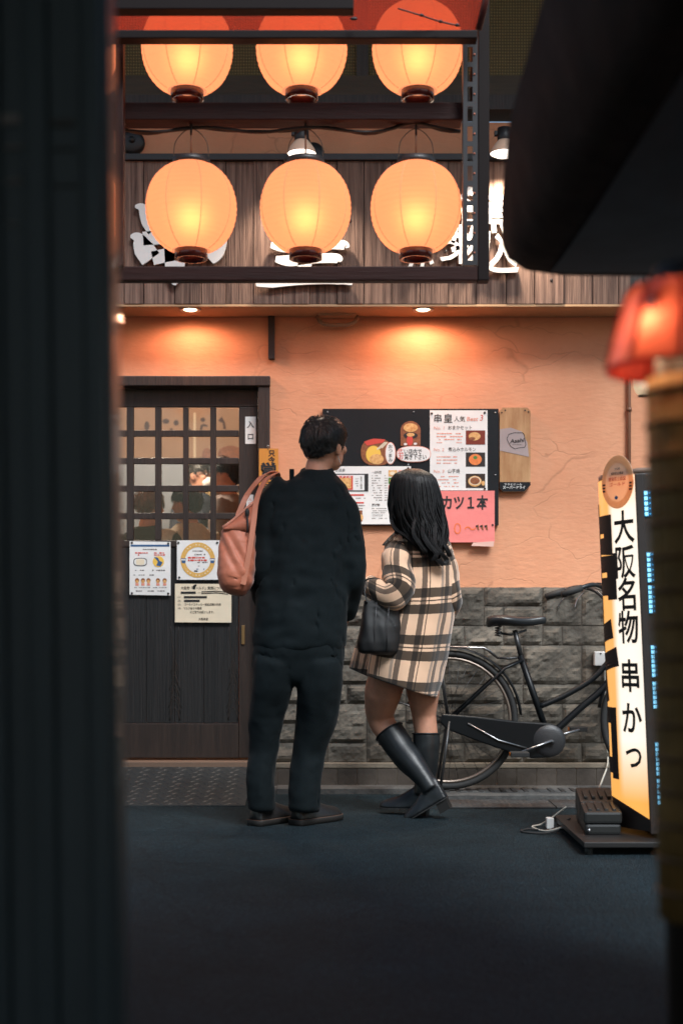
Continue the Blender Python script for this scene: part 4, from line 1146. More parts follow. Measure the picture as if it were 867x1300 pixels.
# beer sign board
t, m = sheetthing('beer_sign', 'narrow wooden beer sign with clipped corners beside the menu board', 'sign', D - 0.03, 634, 518, 673, 624, ink, 0.0)
m = MB(); m.prism([P(a, b_, D - 0.03) for a, b_ in ((638, 517.5), (669, 517.5), (673, 522), (673, 616), (665, 624.5), (638, 624.5), (634, 620), (634, 522))], (0, 0.02, 0))
put('board', m, M('sign_board', (0.34, 0.15, 0.055), 0.45, col2=(0.56, 0.33, 0.16), vscale=4, vst=(5, 5, 1.0)), t)
s_ = Sheet(D - 0.031, t)
s_.poly([(634, 612), (673, 612), (673, 616), (665, 624), (638, 624), (634, 620)], bdm, 0.001); s_.text('アサヒビール', 651, 615, 2.2, inkwhite, 0.01, width=22, lift=0.0025); s_.text('スーパードライ', 652, 618.8, 3.6, inkwhite, 0.02, width=28, lift=0.0025)
s_.poly([(634, 545), (648, 543), (662, 548), (669, 562), (671, 580), (634, 572)], M('silver_print', (0.38, 0.30, 0.29), 0.4, var=0.1), 0.0008)
pts = [(643, 557), (645.5, 551.5), (652, 549.5), (663, 549.5), (665, 552), (667, 565), (665.5, 568), (659, 568.5), (653, 570), (648, 567), (645, 562), (643, 557)]
for (xa_, ya), (xb_, yb) in zip(pts[:-1], pts[1:]):
    q = Vector((xb_ - xa_, yb - ya)).normalized() * 0.35; s_.poly([(xa_ - q.y, ya + q.x), (xb_ - q.y, yb + q.x), (xb_ + q.y, yb - q.x), (xa_ + q.y, ya - q.x)], ink, 0.002)
s_.text('Asahi', 656, 559.5, 5.5, ink, 0.02, width=18, rot=R(-6), shear=0.25, lift=0.0025); s_.lines(650, 663, [564.5], 1.0, inkgrey, 0.0025)
for px, py in ((641, 521), (666, 521), (636.5, 524), (670.5, 523)): s_.oval(px, py, 1.0, 1.0, ink, 0.002, 'screw')

# ================================================================ LIT STAND SIGN
SX, SY, SW, SBU = 1.175, 5.35, 0.50, 0.100
sg = thing('stand_sign', 'tall lit yellow white stand sign with black brush characters beside the bicycle', 'stand sign', (SX, SY, 0.0))
def SP(t, z, lift=0.0):
    b_ = math.sin(PI * min(1, max(0, t)))
    nx = -1.0; ny = -PI * SBU / SW * math.cos(PI * t)
    L_ = math.hypot(nx, ny)
    return Vector((SX - SBU * b_ + nx / L_ * lift, SY + SW * t + ny / L_ * lift * 0.5, z))
zb = lambda t: 0.115 + 0.07 * math.sin(PI * t)
ZTOP = 1.425
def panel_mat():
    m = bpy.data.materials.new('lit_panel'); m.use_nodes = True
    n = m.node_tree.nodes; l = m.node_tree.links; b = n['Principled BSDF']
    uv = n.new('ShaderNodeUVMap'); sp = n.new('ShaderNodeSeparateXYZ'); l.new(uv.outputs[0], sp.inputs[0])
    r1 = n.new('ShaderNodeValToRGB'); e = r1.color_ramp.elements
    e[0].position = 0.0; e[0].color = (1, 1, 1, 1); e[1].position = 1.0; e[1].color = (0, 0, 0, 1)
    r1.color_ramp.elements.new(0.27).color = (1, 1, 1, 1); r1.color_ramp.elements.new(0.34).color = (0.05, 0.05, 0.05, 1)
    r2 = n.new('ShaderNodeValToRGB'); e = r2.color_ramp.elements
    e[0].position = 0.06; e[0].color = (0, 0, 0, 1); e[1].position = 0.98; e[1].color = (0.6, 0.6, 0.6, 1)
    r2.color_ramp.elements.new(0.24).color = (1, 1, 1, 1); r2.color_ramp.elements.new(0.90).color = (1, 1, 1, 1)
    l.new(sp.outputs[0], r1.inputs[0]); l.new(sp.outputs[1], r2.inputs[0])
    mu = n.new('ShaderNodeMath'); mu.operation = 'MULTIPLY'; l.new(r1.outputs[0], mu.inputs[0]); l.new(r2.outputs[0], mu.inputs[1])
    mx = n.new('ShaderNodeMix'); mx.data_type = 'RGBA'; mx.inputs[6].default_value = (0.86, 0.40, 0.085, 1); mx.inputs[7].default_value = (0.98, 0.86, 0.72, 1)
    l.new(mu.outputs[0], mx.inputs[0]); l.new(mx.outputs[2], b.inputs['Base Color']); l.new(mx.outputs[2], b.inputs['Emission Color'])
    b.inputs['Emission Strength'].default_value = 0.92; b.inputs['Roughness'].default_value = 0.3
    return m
def bulge(lift0, zlo, zhi, nt=24, nz=10, flip=1):
    m = MB(); uv = []
    for j in range(nz + 1):
        for i in range(nt + 1):
            t = i / nt; a, c = zlo(t), zhi(t); z = a + (c - a) * j / nz
            p = SP(t, z, lift0)
            if flip < 0: p.x = 2 * (SX + 0.11) - p.x
            m.v.append(tuple(p)); uv.append((t, (z - 0.1) / (ZTOP - 0.1)))
    for j in range(nz):
        for i in range(nt):
            o = j * (nt + 1) + i; m.f.append((o, o + 1, o + nt + 2, o + nt + 1))
    m.uv = uv; m.sm = True
    return m
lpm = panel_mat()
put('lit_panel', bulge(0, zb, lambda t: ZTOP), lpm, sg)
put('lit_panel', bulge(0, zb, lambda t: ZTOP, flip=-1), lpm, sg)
sgm = M('sign_frame', (0.022, 0.015, 0.013), 0.5, 0.1, var=0.2, vscale=8)
put('apron', bulge(-0.004, lambda t: 0.075, zb, nz=2), sgm, sg)
put('apron', bulge(-0.004, lambda t: 0.075, zb, nz=2, flip=-1), sgm, sg)
m = MB(); m.box(SX + 0.004, SX + 0.216, SY - 0.004, SY + SW + 0.004, 0.07, ZTOP + 0.002, 0.005); put('cabinet', m, sgm, sg)
m = MB(); m.box(SX - 0.012, SX + 0.016, SY - 0.012, SY + 0.006, 0.07, ZTOP, 0.003); put('frame_edge', m, sgm, sg)
cap = MB(); cap.rings([[SP(i / 20, z_, -0.002) for i in range(21)] + [Vector((2 * (SX + 0.11) - SP(i / 20, z_).x, SP(i / 20, z_).y, z_)) for i in range(20, -1, -1)] for z_ in (ZTOP + 0.003, ZTOP + 0.022)]); put('top_cap', cap, M('cap_grey', (0.30, 0.20, 0.15), 0.4), sg)
def schar(ch, tc, zc, size, bold=0.03, wk=1.0, mat=ink):
    vs, fs = glyphs(ch, bold)
    mx = (min(v[0] for v in vs) + max(v[0] for v in vs)) / 2; my = (min(v[1] for v in vs) + max(v[1] for v in vs)) / 2
    k = size / 0.85
    vs, fs = finer(vs, fs, 4 if size > 0.2 else 2)
    m = MB(); m.add([SP(tc - (v[0] - mx) * k * wk / SW, zc + (v[1] - my) * k, 0.0035) for v in vs], fs); put('character', m, mat, sg)
for ch, z in zip('大阪名物串かつ', (1.232, 1.098, 0.975, 0.850, 0.664, 0.503, 0.350)):
    schar(ch, 0.150, z, 0.112 if ch != 'つ' else 0.095, 0.02, 0.80)
for ch, z, sz in (('串', 1.12, 0.36), ('キ', 0.74, 0.34), ('ロ', 0.40, 0.30)):
    schar(ch, 0.575, z, sz, 0.05, 0.86)
# LED strips on the edge that faces the street
ledm_ = M('led_cyan', (0.2, 0.6, 0.8), 0.4, emis=(0.02, 0.42, 1.0), estr=1.3)
ledw = M('led_core', (0.6, 0.9, 1.0), 0.4, emis=(0.10, 0.62, 1.0), estr=1.5)
for y0, y1 in ((623, 656), (701, 740), (743, 779), (819, 860), (865, 900), (942, 985), (988, 1022)):
    z1_, z0_ = CAMZ + (HOR - y0) / F * SY, CAMZ + (HOR - y1) / F * SY
    m = MB(); m.box(SX + 0.016, SX + 0.044, SY - 0.010, SY - 0.003, z0_, z1_, 0.002); st = put('led_strip', m, M('led_board', (0.01, 0.05, 0.09), 0.3, emis=(0.0, 0.20, 0.42), estr=0.5), sg)
    m = MB(); nL = max(4, int((z1_ - z0_) / 0.017))
    for k in range(nL):
        zc = z0_ + (k + 0.5) * (z1_ - z0_) / nL
        m.box(SX + 0.018, SX + 0.030, SY - 0.013, SY - 0.0095, zc - 0.0065, zc + 0.0065)
    put('led', m, ledw, st, kind='stuff')
    m = MB()
    for k in range(nL):
        zc = z0_ + (k + 0.5) * (z1_ - z0_) / nL
        m.ball((SX + 0.037, SY - 0.011, zc), 0.004, 6, 4)
    put('led', m, ledm_, st, kind='stuff')
# round badge stuck to the top corner
bt = 0.18; bc = SP(0.17, 1.405, 0.012)
bdir = Vector((-0.80, -0.60, 0)); brt = Vector((0.60, -0.80, 0)); bup = Vector((0, 0, 1))
def bq(a, b_, l_=0.0): return bc + brt * a + bup * b_ + bdir * l_
def bdisc(r, h, mat, lift, name, r2=0.0, yo=0.0):
    n = 40; m = MB()
    o = [bq(r * math.cos(2 * PI * k / n), h * math.sin(2 * PI * k / n) + yo, lift) for k in range(n)]
    if r2: m.add(o + [bq(r2 * r * math.cos(2 * PI * k / n), r2 * h * math.sin(2 * PI * k / n) + yo, lift) for k in range(n)], [(k, (k + 1) % n, (k + 1) % n + n, k + n) for k in range(n)])
    else: m.prism(o, bdir * -0.002)
    put(name, m, mat, bd)
bd = thing('round_badge', 'round golden rimmed badge with red print on top of the stand sign', 'badge', bc)
bgold = M('badge_gold', (0.85, 0.55, 0.32), 0.45, var=0.2, vscale=40); bpk = M('badge_pink', (0.9, 0.70, 0.58), 0.5)
for q in (bgold, bpk):
    tn = q.node_tree; tb_ = tn.nodes['Principled BSDF']; tl = tn.nodes.new('ShaderNodeBsdfTranslucent'); tl.inputs[0].default_value = (1.0, 0.75, 0.5, 1); tm = tn.nodes.new('ShaderNodeMixShader'); tm.inputs[0].default_value = 0.6
    tn.links.new(tb_.outputs[0], tm.inputs[1]); tn.links.new(tl.outputs[0], tm.inputs[2]); tn.links.new(tm.outputs[0], tn.nodes['Material Output'].inputs[0])
bdisc(0.080, 0.102, bpk, 0.0, 'disc'); bdisc(0.079, 0.101, bgold, 0.001, 'ring', 0.74)
def btext(s, a, b_, h, mat, wd):
    vs, fs = glyphs(s, 0.015); x0 = min(v[0] for v in vs); x1 = max(v[0] for v in vs); y0 = min(v[1] for v in vs); y1 = max(v[1] for v in vs)
    m = MB(); m.add([bq(a + (v[0] - (x0 + x1) / 2) * wd / (x1 - x0), b_ + (v[1] - (y0 + y1) / 2) * h / (y1 - y0), 0.0022) for v in vs], fs); put('lettering', m, mat, bd)
btext('大阪府', 0, 0.050, 0.009, inkgrey, 0.028); btext('感染防止認証', 0, 0.033, 0.010, ink, 0.062); btext('感染防止認証', 0, 0.012, 0.016, inkred, 0.088); btext('ゴールド', 0, -0.008, 0.014, inkred, 0.08); btext('●', -0.004, -0.06, 0.014, inkblue, 0.016)
for sgn in (-1, 1):
    for k in range(3): btext('■', sgn * 0.067, -0.008 - 0.012 * k, 0.007, ink, 0.014)
sg.rotation_euler = (0, R(-2.5), 0)
sgx = 0.075
bd.location = Vector((SX, SY, 0)) + Matrix.Rotation(R(-2.5), 3, 'Y') @ (Vector(bd.location) - Vector((SX, SY, 0)))
# base plate of the stand sign, and weight
t = thing('sign_base_plate', 'flat black steel base plate on rubber feet under the stand sign', 'base plate', (1.15, 5.55, 0))
m = MB(); m.box(0.895, 1.46, 5.26, 6.02, 0.03, 0.052, 0.004); put('plate', m, M('base_black', (0.010, 0.009, 0.009), 0.5), t)
for x in (0.92, 1.42):
    for y in (5.30, 5.98):
        m = MB(); m.lathe([(0.001, 0.0), (0.016, 0.0), (0.016, 0.031), (0.001, 0.031)], 14, (x, y, 0)); put('foot', m, rubber, t)
m = MB(); m.box(1.19, 1.385, SY + 0.02, SY + SW - 0.02, 0.050, 0.078); put('socket', m, sgm, t)
t = thing('weight_block', 'black ribbed plastic weight block lying on the sign base plate', 'weight', (1.0, 5.6, 0.052))
wmt = M('weight_plastic', (0.013, 0.014, 0.014), 0.38, var=0.15, vscale=14)
def wbx(m, x0, x1, y0, y1, z0, z1, dzb, bev=0.010):
    k = MB(); k.box(x0, x1, y0, y1, z0, z1, bev)
    k.v = [(x + (y - 5.44) * 0.085, y, z + ((y - y0) / (y1 - y0) * dzb if z > (z0 + z1) / 2 else 0)) for x, y, z in k.v]
    m.add(k.v, k.f)
m = MB(); wbx(m, 0.930, 1.068, 5.44, 5.86, 0.0525, 0.093, 0.0); put('lower_shell', m, wmt, t)
m = MB(); wbx(m, 0.926, 1.072, 5.435, 5.62, 0.095, 0.140, 0.016); put('upper_shell', m, wmt, t)
m = MB(); wbx(m, 0.926, 1.072, 5.625, 5.87, 0.095, 0.158, 0.028); put('upper_shell', m, wmt, t)
for k in range(4):
    for y0, z in ((5.46, 0.147), (5.66, 0.172)):
        m = MB(); x = 0.945 + k * 0.031; m.v = []
        k2 = MB(); k2.box(x, x + 0.014, y0, y0 + 0.13, z - 0.008, z + 0.002, 0.002); m.add([(a + (b_ - 5.44) * 0.085, b_, c + (b_ - y0) * 0.09) for a, b_, c in k2.v], k2.f); put('rib', m, wmt, t)
m = MB(); m.ball((0.945, 5.437, 0.07), 0.008, 8, 6); put('bolt', m, steel, t)
t = thing('power_lead', 'tangle of thin pale and black leads on the ground beside the weight block', 'cable', (0.9, 5.95, 0.0))
m = MB(); m.tube(spline([(0.93, 5.9, 0.10), (0.88, 5.95, 0.05), (0.85, 6.05, 0.008), (0.80, 5.98, 0.006), (0.84, 5.86, 0.006), (0.90, 5.8, 0.03)], k=6), 0.004, 6); put('lead', m, M('pale_cable', (0.5, 0.48, 0.42)), t)
m = MB(); m.tube(spline([(0.94, 5.85, 0.06), (0.86, 5.88, 0.008), (0.78, 5.92, 0.006), (0.74, 5.85, 0.006), (0.83, 5.8, 0.006), (0.93, 5.83, 0.03)], k=6), 0.004, 6); put('lead', m, rubber, t)
m = MB(); m.box(0.855, 0.885, 5.93, 5.97, 0.004, 0.05, 0.004); put('plug', m, white, t)

# ================================================================ BICYCLE
BK = 7.06
def B(px, py, o=0.0): return P(px, py, BK) + Vector((0, o, 0))
bike = thing('bicycle', 'black city bicycle parked against the stone base', 'bicycle', B(569, 1004))
bkm = M('bike_paint', (0.004, 0.0055, 0.007), 0.4, spec=0.3)
dark = M('bike_dark_steel', (0.06, 0.06, 0.062), 0.4, 0.7)
HB, WR = (569, 914), 88.5 / F * BK
def wheel(hx, hy):
    c = B(hx, hy)
    m = MB(); m.tube([c + Vector((math.cos(a), 0, math.sin(a))) * (WR - 0.017) for a in [2 * PI * k / 56 for k in range(56)]], 0.017, 10, closed=True)
    w_ = put('wheel', m, rubber, bike)
    w_['label'] = 'black tyre'
    m = MB(); m.tube([c + Vector((math.cos(a), 0, math.sin(a))) * (WR - 0.040) for a in [2 * PI * k / 56 for k in range(56)]], 0.011, 8, closed=True, flat=0.8); put('rim', m, M('rim_steel', (0.30, 0.24, 0.20), 0.35, 0.8), w_)
    m = MB(); m.tube([c + Vector((0, -0.05, 0)), c + Vector((0, 0.05, 0))], [0.022, 0.022], 12); m.lathe([(0.012, -0.028), (0.032, -0.026), (0.032, -0.023), (0.012, -0.02)], 18, c, 'Y'); m.lathe([(0.012, 0.028), (0.032, 0.026), (0.032, 0.023), (0.012, 0.02)], 18, c, 'Y'); put('hub', m, dark, w_)
    m = MB()
    for k in range(36):
        a = 2 * PI * k / 36; o = 0.025 if k % 2 else -0.025; b_ = a + (0.9 if (k // 2) % 2 else -0.9)
        m.tube([c + Vector((0.030 * math.cos(b_), o, 0.030 * math.sin(b_))), c + Vector(((WR - 0.045) * math.cos(a), 0, (WR - 0.045) * math.sin(a)))], 0.0011, 4)
    put('spoke', m, dark, w_, kind='stuff')
def fender(hx, hy, a0, a1, stay):
    c = B(hx, hy); rs = []
    for k in range(37):
        a = a0 + (a1 - a0) * k / 36
        e = Vector((math.cos(a), 0, math.sin(a)))
        rs.append([c + e * (WR + 0.008 + 0.012 * math.cos(q)) + Vector((0, 0.030 * math.sin(q), 0)) for q in [-1.35 + 2.7 * i / 8 for i in range(9)]])
    m = MB(); m.rings(rs, cap=False, closed=False)
    f_ = put('mudguard', m, bkm, bike); q = f_.modifiers.new('solid', 'SOLIDIFY'); q.thickness = 0.002
    for s_ in (-1, 1):
        e = Vector((math.cos(stay), 0, math.sin(stay))); m = MB(); m.tube([c + Vector((0, s_ * 0.055, 0)), c + e * (WR + 0.01) + Vector((0, s_ * 0.03, 0))], 0.003, 6); put('stay', m, dark, bike)
wheel(*HB); fender(*HB, R(4), R(200), R(160))
FW = (850, 914)
wheel(*FW); fender(*FW, R(20), R(170), R(120))
BB, ST0, ST1 = (697, 940), (653, 806), (663, 836)
def ftube(name, pts, r, mat=bkm, n=10, sub=0):
    m = MB(); m.tube(spline([B(*p) for p in pts], k=5) if sub else [B(*p) for p in pts], r, n); return put(name, m, mat, bike)
ftube('seat_tube', [(660, 832), (697, 940)], 0.0165)
ftube('seat_post', [(653, 800), (662, 838)], 0.0125, dark)
ftube('down_tube', [(700, 932), (735, 900), (770, 868), (806, 812)], 0.0175, sub=1)
ftube('top_tube', [(684, 897), (722, 880), (760, 854), (800, 800)], 0.0145, sub=1)
ftube('head_tube', [(797, 786), (808, 820)], 0.018)
for s_ in (-1, 1):
    ftube('seat_stay', [(569, 914, s_ * 0.058), (640, 848, s_ * 0.034), (663, 838, s_ * 0.014)], 0.0075)
    ftube('chain_stay', [(569, 914, s_ * 0.058), (640, 930, s_ * 0.045), (693, 939, s_ * 0.024)], 0.0085)
    ftube('fork_blade', [(808, 820, s_ * 0.03), (822, 860, s_ * 0.05), (850, 914, s_ * 0.052)], 0.0095, sub=1)
    ftube('stand_leg', [(569, 914, s_ * 0.065), (563, 955, s_ * 0.10), (556, 1003, s_ * 0.115)], 0.007, dark)
    ftube('rack_stay', [(569, 914, s_ * 0.062), (556, 830, s_ * 0.06)], 0.0045, dark)
m = MB(); m.tube([B(556, 1003, -0.115), B(556, 1003, 0.115)], 0.007, 8); put('stand_foot', m, dark, bike)
for o in (-0.06, -0.02, 0.02, 0.06):
    ftube('rack_rail', [(545, 821, o), (612, 822, o), (620, 826, o * 0.9), (632, 836, o * 0.4)], 0.0045, steel)
for px in (552, 580, 606):
    m = MB(); m.tube([B(px, 822, -0.064), B(px, 822, 0.064)], 0.004, 6); put('rack_cross_bar', m, steel, bike)
ftube('rack_arm', [(630, 835, 0), (645, 836, 0), (664, 834, 0)], 0.006, dark)
# chain case
cc = MB(); out = []
for px, py in ((560, 905), (600, 908), (650, 914), (696, 917)): out.append((px, py))
for k in range(11):
    a = R(-80) + R(170) * k / 10; out.append((694 + 21 * math.cos(a), 939 + 21 * math.sin(a)))
for px, py in ((672, 961), (640, 952), (600, 938), (566, 925), (557, 916)): out.append((px, py))
cc.prism([B(a, b_, -0.072) for a, b_ in out], (0, 0.035, 0))
o = put('chain_case', cc, bkm, bike); rounded(o, 0.008, 3)
m = MB(); m.lathe([(0.001, -0.012), (0.055, -0.010), (0.075, -0.002), (0.080, 0.004)], 32, B(694, 939, -0.074), 'Y'); put('case_disc', m, blackpl, bike)
m = MB(); m.tube([B(697, 940, -0.10), B(697, 940, 0.09)], 0.012, 10); put('bottom_bracket', m, dark, bike)
m = MB(); m.tube([B(697, 938, -0.098), B(655, 953, -0.104)], [0.009, 0.007], 8, flat=0.7); put('crank', m, steel, bike)
m = MB(); m.tube([B(697, 940, 0.09), B(739, 928, 0.096)], [0.009, 0.007], 8); put('crank', m, steel, bike)
for px, py, o in ((654, 954, -0.15), (739, 928, 0.15)):
    m = MB(); c = B(px, py, o); m.box(c.x - 0.045, c.x + 0.045, c.y - 0.04, c.y + 0.04, c.z - 0.012, c.z + 0.012, 0.005); pd = put('pedal', m, rubber, bike)
    m = MB(); m.box(c.x - 0.047, c.x - 0.043, c.y - 0.02, c.y + 0.02, c.z - 0.008, c.z + 0.008); put('reflector', m, M('amber_reflector', (0.7, 0.2, 0.03), 0.2), pd)
ftube('case_trim', [(592, 917, -0.075), (630, 938, -0.077), (666, 948, -0.077)], 0.004, steel)
# saddle
rs = []
for u_, wx, zt in ((-0.03, 0.020, 0.0), (0.0, 0.070, 0.010), (0.05, 0.092, 0.012), (0.10, 0.080, 0.006), (0.15, 0.050, 0.0), (0.20, 0.030, 0.0), (0.25, 0.022, 0.006), (0.272, 0.012, 0.006)):
    c = B(624, 789) + Vector((u_, 0, zt))
    rs.append([c + Vector((0, wx * math.cos(a), (0.022 * max(math.sin(a), 0) ** 0.6) + (0.050 - 0.10 * max(0, u_ - 0.02)) * min(0, math.sin(a)) * (0.9 if abs(math.cos(a)) > 0.3 else 0.5))) for a in [2 * PI * k / 18 for k in range(18)]])
m = MB(); m.rings(rs); o = put('saddle', m, M('saddle_vinyl', (0.016, 0.018, 0.020), 0.35), bike); q = o.modifiers.new('s', 'SUBSURF'); q.levels = 1; q.render_levels = 1
for s_ in (-1, 1):
    p = [B(632, 800) + Vector((0.012 * math.cos(k * 0.9), s_ * 0.035 + 0.012 * math.sin(k * 0.9), -0.03 + 0.05 * k / 30)) for k in range(30)]
    m = MB(); m.tube(p, 0.003, 5); put('spring', m, dark, o)
m = MB(); m.tube([B(630, 803, 0.02), B(648, 806, 0), B(668, 800, 0)], 0.006, 6); put('saddle_rail', m, dark, o)
# handlebar
m = MB(); m.tube(spline([B(703, 756, -0.27), B(726, 748, -0.26), B(744, 744, -0.22), B(762, 750, -0.12), B(780, 772, -0.03), B(790, 776, 0.0), B(780, 772, 0.03), B(762, 750, 0.12), B(744, 744, 0.22), B(726, 748, 0.26), B(703, 756, 0.27)], k=6), 0.0115, 10); hbar = put('handlebar', m, M('bar_black', (0.03, 0.034, 0.038), 0.3, 0.4), bike)
for s_ in (-1, 1):
    m = MB(); m.tube([B(702, 756.5, s_ * 0.27), B(715, 752, s_ * 0.267), B(727, 748, s_ * 0.26)], [0.0165, 0.0175, 0.016], 12); put('grip', m, rubber, hbar)
    m = MB(); m.tube(spline([B(733, 748, s_ * 0.25), B(728, 755, s_ * 0.25), B(721, 763, s_ * 0.255), B(718, 773, s_ * 0.262)], k=4), 0.005, 6, flat=0.6); put('brake_lever', m, steel, hbar)
    m = MB(); m.tube(spline([B(734, 747, s_ * 0.25), B(752, 742, s_ * 0.2), B(778, 756, s_ * 0.1), B(797, 790, s_ * 0.03)], k=5), 0.003, 5); put('brake_cable', m, rubber, hbar)
ftube('stem', [(790, 770, 0), (797, 786, 0)], 0.013, dark)
ftube('front_basket_stay', [(850, 914, 0.055), (842, 830, 0.06)], 0.0045, dark)
bsk = MB()
for z_ in range(7):
    y_ = 830 - z_ * 11; e_ = 0.10 + z_ * 0.006
    c = B(845, y_); bsk.tube([c + Vector((sx_ * (e_ + 0.02), sy_ * (e_ + 0.03), 0)) for sx_, sy_ in ((-1, -1), (1, -1), (1, 1), (-1, 1))], 0.0025, 4, closed=True)
for sx_, sy_ in [(a / 4, b_) for a in range(-4, 5) for b_ in (-1, 1)] + [(a, b_ / 4) for b_ in range(-4, 5) for a in (-1, 1)]:
    bsk.tube([B(845, 830) + Vector((sx_ * 0.12, sy_ * 0.13, 0)), B(845, 764) + Vector((sx_ * 0.156, sy_ * 0.166, 0))], 0.002, 4)
put('front_basket', bsk, dark, bike)

# ================================================================ FOREGROUND
pm = M('pillar_paint', (0.080, 0.108, 0.122), 0.42, var=0.15, vscale=2, vst=(4, 4, 0.6), coat=0.15)
pm2 = M('pillar_panel', (0.090, 0.115, 0.128), 0.42, var=0.2, vscale=2, vst=(4, 4, 0.6))
t = thing('dark_pillar', 'dark panelled pillar of the passage, out of focus beside the lanterns', 'pillar', (-0.5, 2.1, 0))
m = MB(); m.box(-0.80, -0.322, 2.02, 2.10, 0, 4.3, 0.004); put('core', m, pm, t)
pf = [(-60, -25, 0), (-20, 2, 1), (4, 35, 0), (37, 66, 1), (68, 108, 0), (110, 118, 1), (120, 133, 0)]
for a, b_, k in ((-70, 5, 0), (7, 34, 1), (36, 66, 0), (68, 108, 1), (110, 135, 0)):
    xa, xb = P(a, 0, 2.0).x, P(b_, 0, 2.0).x
    m = MB(); m.box(xa, xb, 2.0 if k == 0 else 2.012, 2.021, 0.0, 4.3, 0.003); put('batten' if k == 0 else 'panel', m, pm if k == 0 else pm2, t)
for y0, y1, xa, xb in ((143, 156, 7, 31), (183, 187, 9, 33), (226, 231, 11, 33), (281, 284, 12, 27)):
    a = P(xa, y1, 2.0); b_ = P(xb, y0, 2.0); m = MB(); m.box(a.x, b_.x, 2.006, 2.013, a.z, b_.z, 0.001); put('painted_reflection', m, M('painted_reflection', (0.30, 0.26, 0.24), 0.5), t)  # light reflections on the pillar, put in as pale coloured strips
for y0, y1, xa, xb in ((150, 159, 70, 101), (187, 189, 71, 102), (234, 236, 72, 105)):
    a = P(xa, y1, 2.0); b_ = P(xb, y0, 2.0); m = MB(); m.box(a.x, b_.x, 2.007, 2.013, a.z, b_.z, 0.001); put('painted_reflection_dim', m, M('painted_reflection_dim', (0.075, 0.066, 0.058), 0.5), t)  # fainter reflections, likewise coloured strips
t.rotation_euler = (0, R(-0.75), 0); t.location.x += 0.013
bam = M('bamboo_weave', (0.34, 0.19, 0.055), 0.6, var=0.25, vscale=20)
t = thing('bamboo_screen', 'narrow rolled bamboo screen behind the dark pillar', 'screen', (P(150, 0, 3.0).x, 3.0, 0.35))
c0 = P(148, 0, 3.0).x
for k in range(5):
    a = 2 * PI * k / 5; m = MB(); m.tube([(c0 + 0.009 * math.cos(a), 3.0 + 0.009 * math.sin(a), 0.50), (c0 + 0.009 * math.cos(a) - 0.006, 3.0 + 0.009 * math.sin(a), 1.10)], 0.006, 7); put('cane', m, bam, t)
for z in (0.56, 0.7, 0.84, 0.98, 1.08):
    m = MB(); m.tube([(c0 - 0.006 * (z - .5) / .6 + 0.016 * math.cos(a), 3.0 + 0.016 * math.sin(a), z) for a in [2 * PI * k / 12 for k in range(12)]], 0.003, 5, closed=True); put('binding', m, darkwood, t)
m = MB(); m.tube([(c0, 3.0, 0.0), (c0 - 0.006, 3.0, 1.12)], 0.006, 8); put('pole', m, darkwood, t)
# side walls of the passage the photographer stands in, and the floor above it
wallm = M('passage_wall', (0.09, 0.10, 0.11), 0.7, var=0.2, vscale=3)
m = MB(); m.box(-1.1, -0.81, -2.5, 2.1, 0, 4.3); o = put('passage_wall', m, wallm); o['kind'] = 'structure'
m = MB(); m.box(0.95, 1.2, -2.5, 3.0, 0, 4.3); o = put('passage_wall', m, wallm); o['kind'] = 'structure'
m = MB(); m.box(-1.1, 1.2, -2.5, 1.9, 3.3, 3.5); o = put('passage_ceiling', m, wallm); o['kind'] = 'structure'
# dark awning
awm = M('awning_cloth', (0.027, 0.020, 0.020), 0.8, var=0.35, vscale=9, spec=0.15, bump=0.4, bscale=7, bdist=0.03)
aw = thing('awning', 'dark brown cloth awning with rounded end, out of focus above the post', 'awning', (0.7, 3.0, 1.72))
rs = []
ctl = [(3.50, 0.405, 1.722, 0.392, 1.80), (3.35, 0.408, 1.718, 0.372, 1.85), (3.0, 0.422, 1.725, 0.352, 1.93), (2.6, 0.440, 1.745, 0.366, 2.01), (2.2, 0.462, 1.772, 0.385, 2.10), (1.6, 0.49, 1.81, 0.41, 2.24), (0.9, 0.53, 1.86, 0.44, 2.40)]
for y, xb, zb_, xt, zt in ctl:
    rs.append([Vector(v) for v in ((0.96, y, zb_ - 0.004), (0.80, y, zb_ - 0.006), (0.55, y, zb_ - 0.004), (xb + 0.11, y, zb_ - 0.003), (xb + 0.045, y, zb_ + 0.006), (xb + 0.004, y, zb_ + 0.032), (xt + 0.002, y, zt - 0.012), (xt + 0.01, y, zt), (xt + 0.05, y, zt + 0.02), (0.96, y, zt + 0.12))])
end = [[Vector((0.96 + (v.x - 0.96) * k, 3.50 + dy, v.z + (1.78 - v.z) * (1 - k) * 0.5)) for v in rs[0]] for k, dy in ((0.80, 0.045), (0.93, 0.03), (0.985, 0.012))]
m = MB(); m.rings(end + rs); put('canopy', m, awm, aw)
m = MB(); m.rings([[Vector((x, c[0] - (0.02 if c[0] > 3.4 else 0), c[2] + dz_)) for x, dz_ in ((0.95, -0.0075), (0.8, -0.0095), (0.60, -0.0075), (c[1] + 0.105, -0.0065))] for c in ctl], cap=False, closed=False); put('lightened_underside', m, M('awning_underside_lightened', (0.13, 0.165, 0.185), 0.8, var=0.15, vscale=6), aw)  # added sheet, paler in colour to lighten the shaded underside
